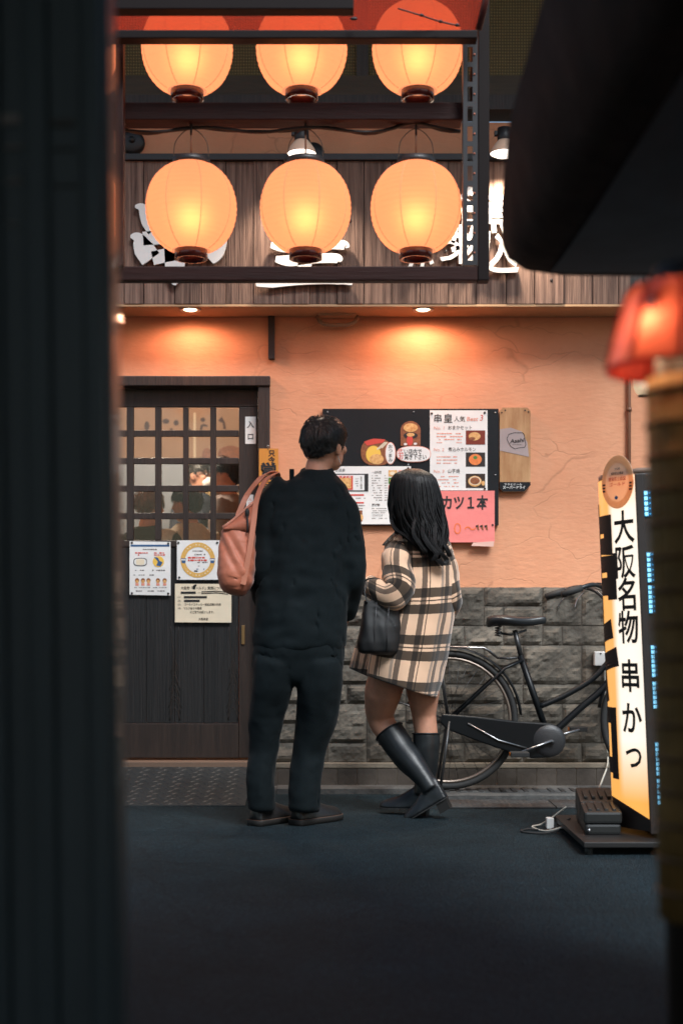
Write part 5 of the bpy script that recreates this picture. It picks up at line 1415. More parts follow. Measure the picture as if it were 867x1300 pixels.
# post, red cap, bamboo cladding
PX_, PY_, PR_ = 0.537, 2.10, 0.064
t = thing('bamboo_post', 'dark post clad in golden woven bamboo below the red shade, out of focus', 'post', (PX_, PY_, 0))
m = MB(); m.tube([(PX_ + 0.014, PY_, 0.0), (PX_ - 0.014, PY_, 1.38)], PR_, 20); put('post', m, M('post_brown', (0.030, 0.018, 0.012), 0.6, var=0.3, vscale=4), t)
for k in range(8):
    a = R(168) + k * R(13); m = MB(); q = PR_ + 0.005
    m.tube([(PX_ + q * math.cos(a) + 0.020 - 0.0245 * z, PY_ + q * math.sin(a), z) for z in (0.42, 0.6, 0.8, 1.0, 1.215)], 0.0085, 8); put('cane', m, bam, t)
for k in range(16):
    z = 0.46 + k * 0.049; m = MB(); xo = PX_ + 0.020 - 0.0245 * z
    m.tube([(xo + (PR_ + 0.014) * math.cos(a), PY_ + (PR_ + 0.014) * math.sin(a), z) for a in [R(160) + R(118) * q / 12 for q in range(13)]], 0.004, 5); put('binding', m, M('bamboo_binding', (0.16, 0.08, 0.025), 0.6), t)
redm = M('red_lacquer', (0.55, 0.055, 0.035), 0.2, coat=0.8, var=0.15, vscale=6)
rn = redm.node_tree; rb = rn.nodes['Principled BSDF']; ro = rn.nodes['Material Output']
rt = rn.nodes.new('ShaderNodeBsdfTranslucent'); rt.inputs[0].default_value = (0.95, 0.20, 0.13, 1); rmx = rn.nodes.new('ShaderNodeMixShader'); rmx.inputs[0].default_value = 0.4
rn.links.new(rb.outputs[0], rmx.inputs[1]); rn.links.new(rt.outputs[0], rmx.inputs[2]); rn.links.new(rmx.outputs[0], ro.inputs[0])
RX_, RY_ = 0.508, 2.10
t = thing('red_shade', 'glossy red flared shade on top of the bamboo post, out of focus', 'shade', (RX_, RY_, 1.226))
pr = [(0.115, 1.228), (0.117, 1.233), (0.103, 1.284), (0.094, 1.316), (0.086, 1.340), (0.074, 1.352), (0.001, 1.360)]
m = MB(); m.lathe(pr, 40, (RX_, RY_, 0)); put('shade', m, redm, t)
for k in range(10):
    a = 2 * PI * k / 10; m = MB(); m.tube([(RX_ + (r_ + 0.001) * math.cos(a), RY_ + (r_ + 0.001) * math.sin(a), z) for r_, z in pr[1:6]], 0.0035, 6); put('rib', m, redm, t)
m = MB(); m.tube([(RX_ + 0.116 * math.cos(a), RY_ + 0.116 * math.sin(a), 1.230) for a in [2 * PI * k / 40 for k in range(40)]], 0.0035, 6, closed=True); put('rim', m, redm, t)
l = bpy.data.lights.new('shade_lamp', 'POINT'); l.energy = 0.28; l.color = (1, 0.70, 0.40); l.shadow_soft_size = 0.015
for dx_, dy_ in ((-0.060, -0.062), (-0.074, 0.040)):
    o = bpy.data.objects.new('shade_glow', l); C.objects.link(o); o.parent = t; o.location = (dx_, dy_, 0.058)
    m = MB(); m.ball((RX_ + dx_, RY_ + dy_, 1.310), 0.012, 10, 8); put('bulb', m, white, t)
t = thing('white_lantern', 'small white paper lantern hanging behind the red shade', 'lantern', P(813, 500, 5.0))
m = MB(); c = P(816, 484, 5.0); m.lathe([(0.016, -0.05), (0.028, -0.038), (0.034, -0.02), (0.036, 0.0), (0.034, 0.02), (0.028, 0.038), (0.016, 0.05)], 24, c); put('paper', m, M('white_lantern_paper', (0.75, 0.6, 0.45), 0.6, emis=(1, 0.7, 0.42), estr=0.55), t)
for z in (-0.052, 0.052):
    m = MB(); m.tube([(c.x + 0.017 * math.cos(a), c.y + 0.017 * math.sin(a), c.z + z) for a in [2 * PI * k / 16 for k in range(16)]], 0.003, 5, closed=True); put('ring', m, black, t)
m = MB(); m.tube([c + Vector((0, 0, 0.05)), (c.x, c.y, 2.3), (c.x + 0.2, 5.0, 2.35), (1.7, 5.0, 2.35)], 0.003, 5); put('cord', m, ink, t)
# ================================================================ PEOPLE
def frame_of(yaw, pitch=0.0, roll=0.0):
    """yaw 0 looks away from the camera (+Y); positive turns to the right"""
    f = Vector((math.sin(yaw) * math.cos(pitch), math.cos(yaw) * math.cos(pitch), math.sin(pitch)))
    r = Vector((math.cos(yaw), -math.sin(yaw), 0)).normalized()
    u = r.cross(f).normalized()
    if roll:
        q = Matrix.Rotation(roll, 3, f); r = q @ r; u = q @ u
    return f, r, u
def fr_mat(f, r, u): return Matrix((r, f, u)).transposed()
def head_parts(m, c, fr, k=1.0):
    f, r, u = fr; q = fr_mat(f, r, u)
    def at(x, y, z): return c + (r * x + f * y + u * z) * k
    m.ball(at(0, -0.004, 0.012), (0.074 * k, 0.093 * k, 0.096 * k), 24, 16, q)
    m.ball(at(0, 0.030, -0.050), (0.057 * k, 0.062 * k, 0.062 * k), 18, 12, q)
    m.ball(at(0, 0.055, -0.080), (0.034 * k, 0.036 * k, 0.030 * k), 14, 10, q)
    m.ball(at(0, 0.092, -0.022), (0.011 * k, 0.018 * k, 0.020 * k), 10, 8, q)
    m.ball(at(0, 0.087, -0.005), (0.009 * k, 0.012 * k, 0.026 * k), 10, 8, q)
    m.ball(at(0, 0.080, 0.022), (0.045 * k, 0.014 * k, 0.010 * k), 12, 8, q)
    m.ball(at(0, 0.083, -0.058), (0.022 * k, 0.010 * k, 0.010 * k), 12, 8, q)
    for s_ in (-1, 1):
        m.ball(at(s_ * 0.044, 0.066, -0.022), (0.020 * k, 0.020 * k, 0.018 * k), 10, 8, q)
        m.ball(at(s_ * 0.076, -0.004, -0.014), (0.010 * k, 0.019 * k, 0.032 * k), 12, 10, q)
        m.ball(at(s_ * 0.080, -0.012, -0.004), (0.008 * k, 0.016 * k, 0.020 * k), 10, 8, q)
def face_bits(parent, c, fr, k=1.0):
    f, r, u = fr; q = fr_mat(f, r, u)
    for s_ in (-1, 1):
        m = MB(); m.ball(c + (r * s_ * 0.031 + f * 0.081 + u * 0.004) * k, (0.012 * k, 0.010 * k, 0.006 * k), 10, 8, q); put('eye', m, M('eye', (0.5, 0.48, 0.45), 0.2), parent)
        m = MB(); m.ball(c + (r * s_ * 0.031 + f * 0.0905 + u * 0.004) * k, (0.005 * k, 0.002 * k, 0.005 * k), 8, 6, q); put('iris', m, ink, parent)
        m = MB(); m.tube([c + (r * s_ * x + f * 0.090 + u * z) * k for x, z in ((0.016, 0.022), (0.032, 0.026), (0.046, 0.020))], 0.003 * k, 5); put('eyebrow', m, ink, parent)
    m = MB(); m.tube([c + (r * x + f * y + u * -0.058) * k for x, y in ((-0.02, 0.088), (0, 0.094), (0.02, 0.088))], 0.004 * k, 6); put('mouth', m, M('lip', (0.35, 0.10, 0.08), 0.5), parent)
def hand_parts(m, wrist, dirv, palmn, thumb_side, curl=0.5, k=1.0):
    """palm and five fingers; dirv points from wrist to knuckles, palmn out of the palm"""
    d = Vector(dirv).normalized(); n = Vector(palmn); n = (n - d * n.dot(d)).normalized(); s_ = d.cross(n) * thumb_side
    w_ = Vector(wrist)
    m.rings([ell(w_ + d * a * k, b_ * k, c * k, 14, s_, n) for a, b_, c in ((0, 0.024, 0.017), (0.025, 0.034, 0.017), (0.055, 0.040, 0.016), (0.085, 0.040, 0.013), (0.094, 0.034, 0.010))])
    for i, (off, ln) in enumerate(((-0.030, 0.062), (-0.010, 0.078), (0.011, 0.084), (0.031, 0.074))):
        b0 = w_ + d * 0.086 * k + s_ * off * k
        a = 0.0; p = b0; pts = [b0 - d * 0.015 * k]; 
        for seg, fr_ in ((0.45, 1.0), (0.30, 1.1), (0.25, 0.9)):
            pts.append(p)
            a += curl * fr_
            p = p + (d * math.cos(a) + n * math.sin(a)) * ln * seg * k
        pts.append(p)
        m.tube(pts, [0.010 * k, 0.0098 * k, 0.0092 * k, 0.0085 * k, 0.006 * k][:len(pts)], 9)
    tb = w_ + d * 0.022 * k + s_ * 0.030 * k
    td = (d * 0.7 + s_ * 0.75 + n * 0.25).normalized()
    p1 = tb + td * 0.034 * k; p2 = p1 + (d * 0.85 + s_ * 0.25 + n * 0.45).normalized() * 0.028 * k; p3 = p2 + (d * 0.8 + n * 0.6).normalized() * 0.022 * k
    m.tube([tb - td * 0.012 * k, tb, p1, p2, p3], [0.013 * k, 0.013 * k, 0.0115 * k, 0.0105 * k, 0.007 * k], 9)
def wrinkle(sc=7.0, amp=0.006, st=(1, 1, 1), off=0.0):
    def fn(co):
        q = Vector((co.x * st[0] * sc + off, co.y * st[1] * sc, co.z * st[2] * sc))
        a = noise.noise(q); b_ = noise.noise(q * 2.1 + Vector((3, 1, 7)))
        return amp * (1 - 2.2 * abs(a)) * 0.6 + amp * 0.5 * b_
    return fn
clothm = lambda name, col: M(name, col, 0.85, var=0.15, vscale=60, bump=0.25, bscale=380, sheen=0.04, spec=0.15, bdist=0.002)

def strand(m, pts, r0, r1=0.0004, n=3):
    k = len(pts)
    m.tube(pts, [r0 * (1 - i / (k - 1)) ** 0.5 + r1 for i in range(k)], n, cap=False)

# ---------------------------------------------------------------- the man
MD = 6.06
def Q(px, py, o=0.0): return P(px, py, MD + o)
man = thing('person', 'person in loose black sweatshirt and trousers with orange shoulder bag reading the menu', 'person', Q(370, 1049))
hc = Q(412, 565.5, 0.02); hfr = frame_of(R(38), R(8), R(4))
bdy = MB()
head_parts(bdy, hc, hfr, 1.02)
bdy.tube([hc - hfr[2] * 0.05 - hfr[0] * 0.02, Q(404, 592, 0.01), Q(401, 612, 0.0), Q(399, 630, 0.0)], [0.056, 0.054, 0.058, 0.07], 16)
bdy.rings([ell(Q(cx, y, 0.0), rx / 298, ry, 20) for cx, y, rx, ry in ((399, 620, 30, .06), (394, 640, 46, .085), (391, 680, 46, .10), (388, 740, 42, .10), (385, 800, 44, .105), (382, 850, 42, .10))])
L_arm = [Q(352, 630, 0.0), Q(342, 665, -0.02), Q(338, 715, -0.03), Q(344, 755, 0.06), Q(350, 785, 0.14)]
R_arm = [Q(432, 645, 0.0), Q(440, 680, 0.02), Q(446, 724, 0.0), Q(443, 760, 0.07), Q(437, 786, 0.13)]
for a in (L_arm, R_arm): bdy.tube(*spline(a, [0.050, 0.046, 0.038, 0.034, 0.026], 4), 14)
hand_parts(bdy, L_arm[-1], (0.05, 0.25, -1), (1, 0.2, 0), -1, 0.35)
hand_parts(bdy, R_arm[-1], (-0.1, 0.25, -1), (-1, 0.2, 0), 1, 0.35)
L_leg = [Q(356, 840, -0.02), Q(343, 900, 0.0), Q(338, 945, 0.03), Q(333, 1000, 0.0), Q(333, 1030, 0.0)]
R_leg = [Q(406, 840, -0.02), Q(403, 900, 0.01), Q(396, 945, 0.04), Q(388, 1000, 0.01), Q(385, 1032, 0.0)]
for a in (L_leg, R_leg): bdy.tube(*spline(a, [0.070, 0.056, 0.044, 0.032, 0.026], 4), 14)
for hp_, yw in ((P(322, 1049, 6.04), R(36)), (P(374, 1047, 6.06), R(40))):
    ff = frame_of(yw)[0]; q = Vector((hp_.x, hp_.y, 0.038)); bdy.tube([q + ff * 0.03, q + ff * 0.10, q + ff * 0.19], [0.022, 0.022, 0.014], 10)
put('body', fuse(bdy, 0.0065, 3), skin, man)
face_bits(man, hc, hfr, 1.02)
# mask with ear loop
f_, r_, u_ = hfr
rs = []
for j in range(7):
    z = 0.004 - j * 0.016
    rs.append([hc + r_ * (0.062 * math.sin(a) * (1 - 0.05 * j)) + f_ * (0.030 + (0.078 + 0.014 * math.sin(PI * j / 6)) * math.cos(a) * (1 - 0.03 * max(0, j - 3))) + u_ * z for a in [R(-88) + R(176) * k / 16 for k in range(17)]])
m = MB(); m.rings(rs, cap=False, closed=False); o = put('face_mask', m, M('mask_dark', (0.02, 0.022, 0.024), 0.8), man); q = o.modifiers.new('s', 'SOLIDIFY'); q.thickness = 0.003
for s_ in (-1, 1):
    m = MB(); m.tube(spline([hc + r_ * s_ * 0.060 + f_ * 0.034 + u_ * 0.0, hc + r_ * s_ * 0.079 + f_ * 0.005 + u_ * 0.010, hc + r_ * s_ * 0.085 - f_ * 0.014 + u_ * -0.006, hc + r_ * s_ * 0.074 - f_ * 0.004 + u_ * -0.045, hc + r_ * s_ * 0.060 + f_ * 0.034 + u_ * -0.082], k=4), 0.0018, 5); put('ear_loop', m, white, o)
# sweatshirt
sw = MB()
sw.rings([ell(Q(cx, y, o), rx / 298, ry, 28, pw=0.88) for cx, y, rx, ry, o in ((403, 599, 19, .062, .015), (401, 606, 25, .070, .01), (396, 618, 42, .092, 0), (391, 636, 53, .115, 0), (389, 665, 56, .130, 0), (387, 710, 56, .137, 0), (384, 760, 57, .142, 0), (381, 796, 58, .146, 0), (380, 818, 57, .142, 0), (380, 827, 53, .130, 0))])
sw.tube(*spline([Q(366, 624, 0), Q(348, 640, -0.005), Q(340, 680, -0.02), Q(337, 718, -0.03), Q(343, 755, 0.06), Q(350, 782, 0.13)], [0.075, 0.078, 0.076, 0.073, 0.066, 0.050], 5), 18)
sw.tube(*spline([Q(416, 628, 0), Q(431, 650, 0), Q(439, 684, 0.02), Q(444, 724, 0.0), Q(441, 758, 0.06), Q(436, 782, 0.12)], [0.070, 0.075, 0.071, 0.064, 0.054, 0.042], 5), 18)
def swfold(co):
    a = wrinkle(6.0, 0.020, (1.2, 1.0, 0.7))(co) + wrinkle(11, 0.008, (0.8, 1.0, 1.2), 2.0)(co)
    return a + 0.006 * noise.noise(Vector((co.x * 4, co.y * 4, co.z * 22)))
blk = clothm('black_fleece', (0.0058, 0.0100, 0.0118))
put('sweatshirt', fuse(sw, 0.009, 6, swfold, 7), blk, man)
m = MB(); m.rings([ell(Q(cx, y, o), rx / 298, ry, 24, ay=(0, 1, 0.25)) for cx, y, rx, ry, o in ((403.5, 594, 17.5, .058, .015), (402.5, 596, 20.5, .066, .015), (402, 601, 22.5, .070, .012), (400, 607, 25, .076, .01))], cap=False); put('collar', m, blk, man)
# little black loop behind the neck (bag zip tab)
m = MB(); m.box(Q(368, 0).x, Q(374, 0).x, MD - 0.05, MD - 0.035, Q(0, 616).z, Q(0, 597).z, 0.002); put('label_tab', m, blk, man)
# trousers
tr_ = MB()
tr_.rings([ell(Q(cx, y, 0), rx / 298, ry, 26, pw=0.9) for cx, y, rx, ry in ((381, 792, 50, .122), (380, 808, 54, .134), (379.5, 828, 56.5, .136), (379, 848, 56, .122), (378, 860, 52, .106), (378, 868, 45, .085))])
tr_.tube(*spline([Q(352, 838, -0.045), Q(347, 868, -0.032), Q(340, 908, 0.0), Q(335.5, 950, 0.02), Q(332, 990, 0), Q(331.5, 1029, 0)], [0.090, 0.086, 0.073, 0.062, 0.057, 0.055], 5), 20)
tr_.tube(*spline([Q(406, 838, -0.045), Q(405, 868, -0.032), Q(402, 908, 0.005), Q(394, 950, 0.03), Q(387.5, 990, 0.01), Q(386, 1029, 0)], [0.090, 0.093, 0.084, 0.070, 0.063, 0.061], 5), 20)
def trfold(co):
    k = max(0, (0.45 - co.z) / 0.45)
    a = wrinkle(6, 0.018, (1.2, 1.0, 0.5), 4.0)(co) + wrinkle(15, 0.005, (1, 1, 0.8), 1.0)(co)
    return a + 0.007 * k * noise.noise(Vector((co.x * 6, co.y * 6, co.z * 26)))
put('trousers', fuse(tr_, 0.009, 5, trfold, 6), clothm('black_twill', (0.0050, 0.0086, 0.0102)), man)
def derby(heel, yaw, ln=0.285):
    f, r, u = frame_of(yaw)
    heel = Vector((heel.x, heel.y, 0))
    sec = ((0.0, .032, .090, .030), (0.02, .038, .102, .034), (0.06, .041, .112, .036), (0.10, .043, .108, .034), (0.15, .048, .088, .03), (0.20, .051, .070, .026), (0.25, .047, .062, .02), (0.275, .036, .054, .012), (ln, .014, .040, .008))
    rs = []
    for a, w_, h, fl in sec:
        c = heel + f * a
        rs.append([c + r * (w_ * math.cos(q) * (1 - 0.25 * max(0, math.sin(q)))) + u * (0.026 + max(0, math.sin(q)) * (h - 0.026) + min(0, math.sin(q)) * 0.004) for q in [2 * PI * k / 18 for k in range(18)]])
    m = MB(); m.rings(rs); o = put('shoe', m, M('shoe_leather', (0.014, 0.013, 0.013), 0.38, bump=0.15, bscale=60), man)
    q = o.modifiers.new('s', 'SUBSURF'); q.levels = q.render_levels = 1
    def out(z, g_):
        return [heel + f * a + r * (w_ + g_) * s_ + u * z for s_, lst in ((1, sec), (-1, sec[::-1])) for a, w_, h, fl in lst]
    m = MB(); m.rings([out(0.0, 0.003), out(0.022, 0.005), out(0.026, 0.004)]); put('sole', m, M('shoe_sole', (0.02, 0.017, 0.015), 0.7), o)
    m = MB(); m.tube(out(0.0262, 0.003), 0.0010, 5, closed=True); put('welt_stitch', m, M('welt', (0.13, 0.06, 0.035), 0.7), o)
    m = MB(); c = heel + f * 0.03; m.rings([[c + r * x * 0.030 + f * y * 0.028 + u * z for x, y in ((-1, -1), (1, -1), (1, 1), (-1, 1))] for z in (0.0005, 0.012)]); 
derby(P(322, 1049, 6.04), R(36)); derby(P(374, 1047, 6.06), R(40))
# shoulder bag
bag = thing('shoulder_bag', 'soft orange tote bag with two long straps over the shoulder', 'bag', Q(300, 757, -0.1))
bgm = M('bag_nylon', (0.50, 0.155, 0.085), 0.55, var=0.10, vscale=9, bump=0.3, bscale=14, bdist=0.02, sheen=0.2)
bo = -0.09
ol = [(281, 671, 3), (281, 690, 12), (280, 715, 18), (279, 738, 20), (285, 748, 19)]
rs = []
for y, x0, x1, dp in ((672, 281.5, 322, .045), (690, 280.5, 323, .065), (710, 279.5, 323, .080), (728, 278.5, 322, .088), (742, 280, 320, .080), (750, 284.5, 317, .060), (756, 292, 312, .022)):
    sl_ = (y < 750)
    c = Q((x0 + x1) / 2, y, bo); rx = (x1 - x0) / 2 / 298
    ring = ell(c, rx, dp, 40, pw=0.72)
    rs.append([p + Vector((0, 0, (-(p.x - c.x) * -0.06))) for p in ring])
m = MB(); m.rings(rs)
fm = fuse(m, 0.006, 8, lambda co: 0.011 * (1 - 2.4 * abs(noise.noise(Vector(((co.x + co.z * 0.55) * 19, co.y * 5, co.z * 3.2 - co.x * 3))))) + 0.005 * noise.noise(co * 14), 5)
put('bag_body', fm, bgm, bag)
# folded open mouth rising to the strap
mouth = []
for k in range(9):
    u_ = k / 8
    a = Q(283 + 40 * u_, 671 - 33 * u_ ** 1.1, bo - 0.035 + 0.02 * u_); b_ = Q(283 + 40 * u_, 672 + 2 * u_, bo - 0.055)
    mouth.append([a, (a + b_) / 2 + Vector((0, -0.012, 0)), b_, b_ + Vector((0, 0.09, 0)), (a + b_) / 2 + Vector((0, 0.065, 0)), a + Vector((0, 0.035, 0))])
m = MB(); m.rings(mouth); put('bag_mouth', m, bgm, bag)
m = MB(); m.tube([a[0] + Vector((0, 0.0, 0.004)) for a in mouth], 0.006, 8); put('bag_rim', m, M('bag_rim', (0.58, 0.24, 0.16), 0.5), bag)
stm = M('bag_strap', (0.54, 0.20, 0.12), 0.5, var=0.08, vscale=10)
def ribbon(pts, w_, th, mat, parent, name, side=None):
    q = spline(pts, k=6); rs = []
    for i, p in enumerate(q):
        t = (q[min(i + 1, len(q) - 1)] - q[max(i - 1, 0)]).normalized()
        s_ = (Vector(side) - t * Vector(side).dot(t)).normalized(); n = t.cross(s_)
        rs.append([p + s_ * a * w_ / 2 + n * b_ * th / 2 for a, b_ in ((-1, -1), (1, -1), (1, 1), (-1, 1))])
    m = MB(); m.rings(rs); m.sm = False; return put(name, m, mat, parent)
ribbon([Q(302, 655, bo - 0.02), Q(312, 632, bo), Q(323, 616, -0.05), Q(336, 603, -0.02), Q(347, 600, 0.03), Q(350, 606, 0.10), Q(347, 640, 0.15), Q(335, 690, 0.16)], 0.022, 0.005, stm, bag, 'strap', (1, 0.3, 0.6))
ribbon([Q(309, 742, bo - 0.082), Q(317, 700, bo - 0.080), Q(322, 665, bo - 0.062), Q(326, 635, bo - 0.020), Q(335, 613, -0.058), Q(346, 603, -0.02), Q(353, 603, 0.06), Q(351, 625, 0.12), Q(340, 690, 0.16)], 0.022, 0.005, stm, bag, 'strap', (1, 0.0, 0.35))
m = MB(); m.ball(Q(314, 651, bo - 0.05), (0.010, 0.008, 0.020), 10, 8); m.tube([Q(314, 655, bo - 0.055), Q(315, 668, bo - 0.06), Q(314, 676, bo - 0.065)], 0.004, 6); put('zip_tassel', m, ink, bag)
# short hair
hairm = M('hair_dark', (0.024, 0.023, 0.023), 0.30, var=0.5, vscale=80, spec=0.7)
def on_skull(c, fr, az, el, k, lift=0.0):
    f, r, u = fr
    d = r * math.sin(az) * math.cos(el) + f * math.cos(az) * math.cos(el) + u * math.sin(el)
    rad = 1 / math.sqrt((d.dot(r) / 0.074) ** 2 + (d.dot(f) / 0.093) ** 2 + (d.dot(u) / 0.096) ** 2)
    return c + u * 0.012 * k - f * 0.004 * k + d * (rad * k + lift), d
def short_hair(parent, c, fr, k, mat, nst=2400, ln=0.055, seed=1, lift=0.012, nape=-0.62):
    r2 = random.Random(seed); f, r, u = fr
    m = MB(); rs = []
    for j in range(9):
        el = R(88) - j * R(88 - math.degrees(nape)) / 8
        ring = []
        for i in range(24):
            az = 2 * PI * i / 24
            lo = nape + (0.25 - nape) * (0.5 + 0.5 * math.cos(az)) ** 0.8 + (0.1 if abs(math.sin(az)) > .8 else 0)
            e = max(el, lo); p, d = on_skull(c, fr, az, e, k, 0.004 + 0.006 * max(0, math.sin(e)) - (0.006 if el < lo else 0)); ring.append(p)
        rs.append(ring)
    m.rings(rs); h = put('hair', m, mat, parent)
    cr = (f * -0.35 + u * 0.93 + r * 0.12).normalized()
    m = MB()
    for i in range(nst):
        az = r2.uniform(-PI, PI); 
        lo = nape + (0.30 - nape) * (0.5 + 0.5 * math.cos(az)) ** 0.8
        el = math.asin(r2.uniform(math.sin(lo), 1))
        p, d = on_skull(c, fr, az, el, k, 0.002)
        away = (d - cr * d.dot(cr)); 
        if away.length < 0.05: away = Vector((r2.uniform(-1, 1), r2.uniform(-1, 1), r2.uniform(-1, 1)))
        away.normalize()
        sw_ = cr.cross(away) * 0.25
        top = max(0, d.dot(u))
        L_ = ln * r2.uniform(0.6, 1.15) * (0.5 + 0.7 * min(1, top + 0.35))
        jit = Vector((r2.uniform(-1, 1), r2.uniform(-1, 1), r2.uniform(-1, 1))) * 0.12
        pts = [p]; n_ = 6; dirv = (away + sw_ + jit * 0.6 + noise.noise_vector(p * 30 + Vector((9, 2, 5))) * 0.58).normalized(); q = p.copy(); o_ = c + u * 0.012 * k - f * 0.004 * k
        cl_ = noise.noise_vector(p * 26); li = (r2.uniform(0.005, 0.017) + 0.006 * cl_.z) * (0.6 + 0.75 * top); tip = (0.004 + 0.006 * cl_.x) * (0.3 + top)
        for s_ in range(n_):
            q = q + dirv * L_ / n_
            e = (q - o_).normalized()
            rad = k / math.sqrt((e.dot(r) / 0.074) ** 2 + (e.dot(f) / 0.093) ** 2 + (e.dot(u) / 0.096) ** 2)
            q = o_ + e * (rad + li * min(1, (s_ + 1) / 2.5) + tip * s_ / n_)
            dirv = (dirv - e * dirv.dot(e)).normalized()
            pts.append(q.copy())
        strand(m, pts, 0.0014)
    put('hair_strand', m, mat, h, kind='stuff')
    return h
short_hair(man, hc, hfr, 1.02, hairm, 6000, 0.062, 4, nape=R(-46))

# ---------------------------------------------------------------- the woman
WD = 6.35
def G(px, py, o=0.0): return P(px, py, WD + o)
WS = F / WD
wo = thing('person', 'person in oversized cream plaid overshirt and tall black boots reading the menu', 'person', G(525, 1037))
wc = G(524, 633.5, 0.012); wfr = frame_of(R(-24), R(4), R(-3))
bdy = MB(); head_parts(bdy, wc, wfr, 0.93)
bdy.tube([wc - wfr[2] * 0.05 - wfr[0] * 0.02, G(526, 664, 0.0), G(528, 680), G(529, 695)], [0.048, 0.045, 0.050, 0.06], 14)
bdy.rings([ell(G(cx, y, 0), rx / WS, ry, 18) for cx, y, rx, ry in ((529, 682, 28, .05), (530, 700, 38, .07), (529, 740, 36, .085), (522, 790, 34, .085), (515, 840, 38, .095), (514, 866, 38, .095))])
Lw = [G(500, 700, 0.0), G(500, 722, -0.08), G(505, 752, -0.13), G(485, 749, -0.11), G(463, 744, -0.04)]
Rw = [G(557, 702, 0.0), G(566, 730, 0.0), G(570, 762, 0.0), G(568, 780, 0.08), G(562, 792, 0.14)]
for a in (Lw, Rw): bdy.tube(*spline(a, [0.042, 0.040, 0.034, 0.029, 0.022], 4), 12)
hand_parts(bdy, Lw[-1], (-0.8, 0.45, -0.05), (0.1, 0.3, -1), 1, 0.75, 0.9)
hand_parts(bdy, Rw[-1], (-0.5, 0.8, -0.3), (-0.7, -0.3, -0.6), -1, 0.5, 0.9)
LL = [G(495, 850, 0.0), G(486, 880, 0.05), G(483, 911, 0.10), G(497, 935, 0.07), G(524, 968, 0.0), G(546, 1000, -0.06)]
RL = [G(536, 850, 0.04), G(537, 880, 0.06), G(538, 908, 0.08), G(541, 935, 0.07), G(541, 970, 0.06), G(538, 1004, 0.05)]
bdy.tube(*spline(LL, [0.088, 0.084, 0.062, 0.054, 0.044, 0.022], 5), 18)
bdy.tube(*spline(RL, [0.086, 0.074, 0.055, 0.052, 0.042, 0.022], 5), 18)
bdy.tube([LL[-1], G(538, 1014, -0.055), G(528, 1024, -0.045)], [0.020, 0.016, 0.012], 10); bdy.tube([RL[-1], G(522, 1022, 0.06), G(505, 1026, 0.07)], [0.020, 0.016, 0.012], 10)
put('body', fuse(bdy, 0.006, 4), skin, wo)
face_bits(wo, wc, wfr, 0.93)
# boots
btm = M('boot_leather', (0.009, 0.011, 0.013), 0.42, bump=0.08, bscale=40)
def boot(pts, rad, ankle, toe_dir, up, heelh, ln, flat):
    """shaft through pts, foot from ankle along toe_dir"""
    f = Vector(toe_dir).normalized(); u = Vector(up); u = (u - f * u.dot(f)).normalized(); r = f.cross(u)
    q, rr = spline(pts, rad, 6)
    rs = []
    for i, p in enumerate(q):
        t = (q[min(i + 1, len(q) - 1)] - q[max(i - 1, 0)]).normalized()
        a = r - t * r.dot(t); a.normalize()
        rs.append(ell(p, rr[i], rr[i], 20, a, t.cross(a)))
    m = MB(); m.rings(rs[::-1])
    hb = Vector(ankle) - u * 0.055 - f * 0.042           # back of the heel, at the sole
    sec = ((0.0, .026, .10), (0.03, .033, .105), (0.07, .033, .095), (0.11, .036, .070), (0.15, .040, .050), (0.19, .036, .040), (0.225, .026, .030), (0.245, .010, .018))
    fr2 = []
    for a, w_, h in sec:
        a *= ln / 0.245
        c = hb + f * a
        fr2.append([c + r * w_ * math.cos(k) * (1 - 0.3 * max(0, math.sin(k))) + u * (max(0, math.sin(k)) * h + min(0, math.sin(k)) * 0.006) for k in [2 * PI * j / 18 for j in range(18)]])
    m.rings(fr2)
    fm = fuse(m, 0.0055, 4, lambda co: 0.0016 * noise.noise(Vector((co.x * 12, co.y * 12, co.z * 26))))
    # open the top
    top = Vector(pts[0]); ax = (Vector(pts[1]) - top).normalized()
    b = put('boot', fm, btm, wo)
    m = MB(); m.tube([p + (p - top) * 0.02 for p in ell(top + ax * 0.004, rad[0], rad[0], 24, r - ax * r.dot(ax), ax.cross(r - ax * r.dot(ax)))], 0.003, 6, closed=True); put('boot_rim', m, btm, b)
    # block heel and sole
    hd_ = [hb + f * a + r * s_ * w_ for a, w_, s_ in ((0.004, .024, 1), (0.055, .028, 1), (0.055, .028, -1), (0.004, .024, -1))]
    m = MB(); m.rings([[p - u * 0.002 for p in hd_], [p - u * heelh * 0.6 + f * 0.004 for p in hd_], [p - u * heelh + f * 0.006 for p in hd_]]); m.sm = False; put('heel_block', m, M('heel_black', (0.015, 0.014, 0.014), 0.4), b)
    so_ = [hb + f * a * ln / 0.245 + r * (w_ + 0.002) * s_ for s_, lst in ((1, sec), (-1, sec[::-1])) for a, w_, h in lst]
    m = MB(); m.rings([[p - u * 0.008 for p in so_], [p - u * 0.003 for p in so_]]); m.sm = False; put('boot_sole', m, rubber, b)
boot([G(493.5, 928, 0.085), G(506, 947, 0.055), G(524, 970, 0.0), G(540, 991, -0.04), G(548, 1003, -0.06)], [0.068, 0.066, 0.056, 0.042, 0.040], G(549, 1003, -0.06), (-0.80, 0.25, -0.52), (-0.35, 0.1, 0.9), 0.052, 0.225, False)
boot([G(541, 930, 0.07), G(541, 950, 0.065), G(541, 975, 0.06), G(538, 995, 0.05), G(536, 1008, 0.05)], [0.062, 0.061, 0.052, 0.042, 0.040], P(533, 1009, WD + 0.05), (-0.93, 0.36, -0.03), (0, 0, 1), 0.038, 0.235, True)
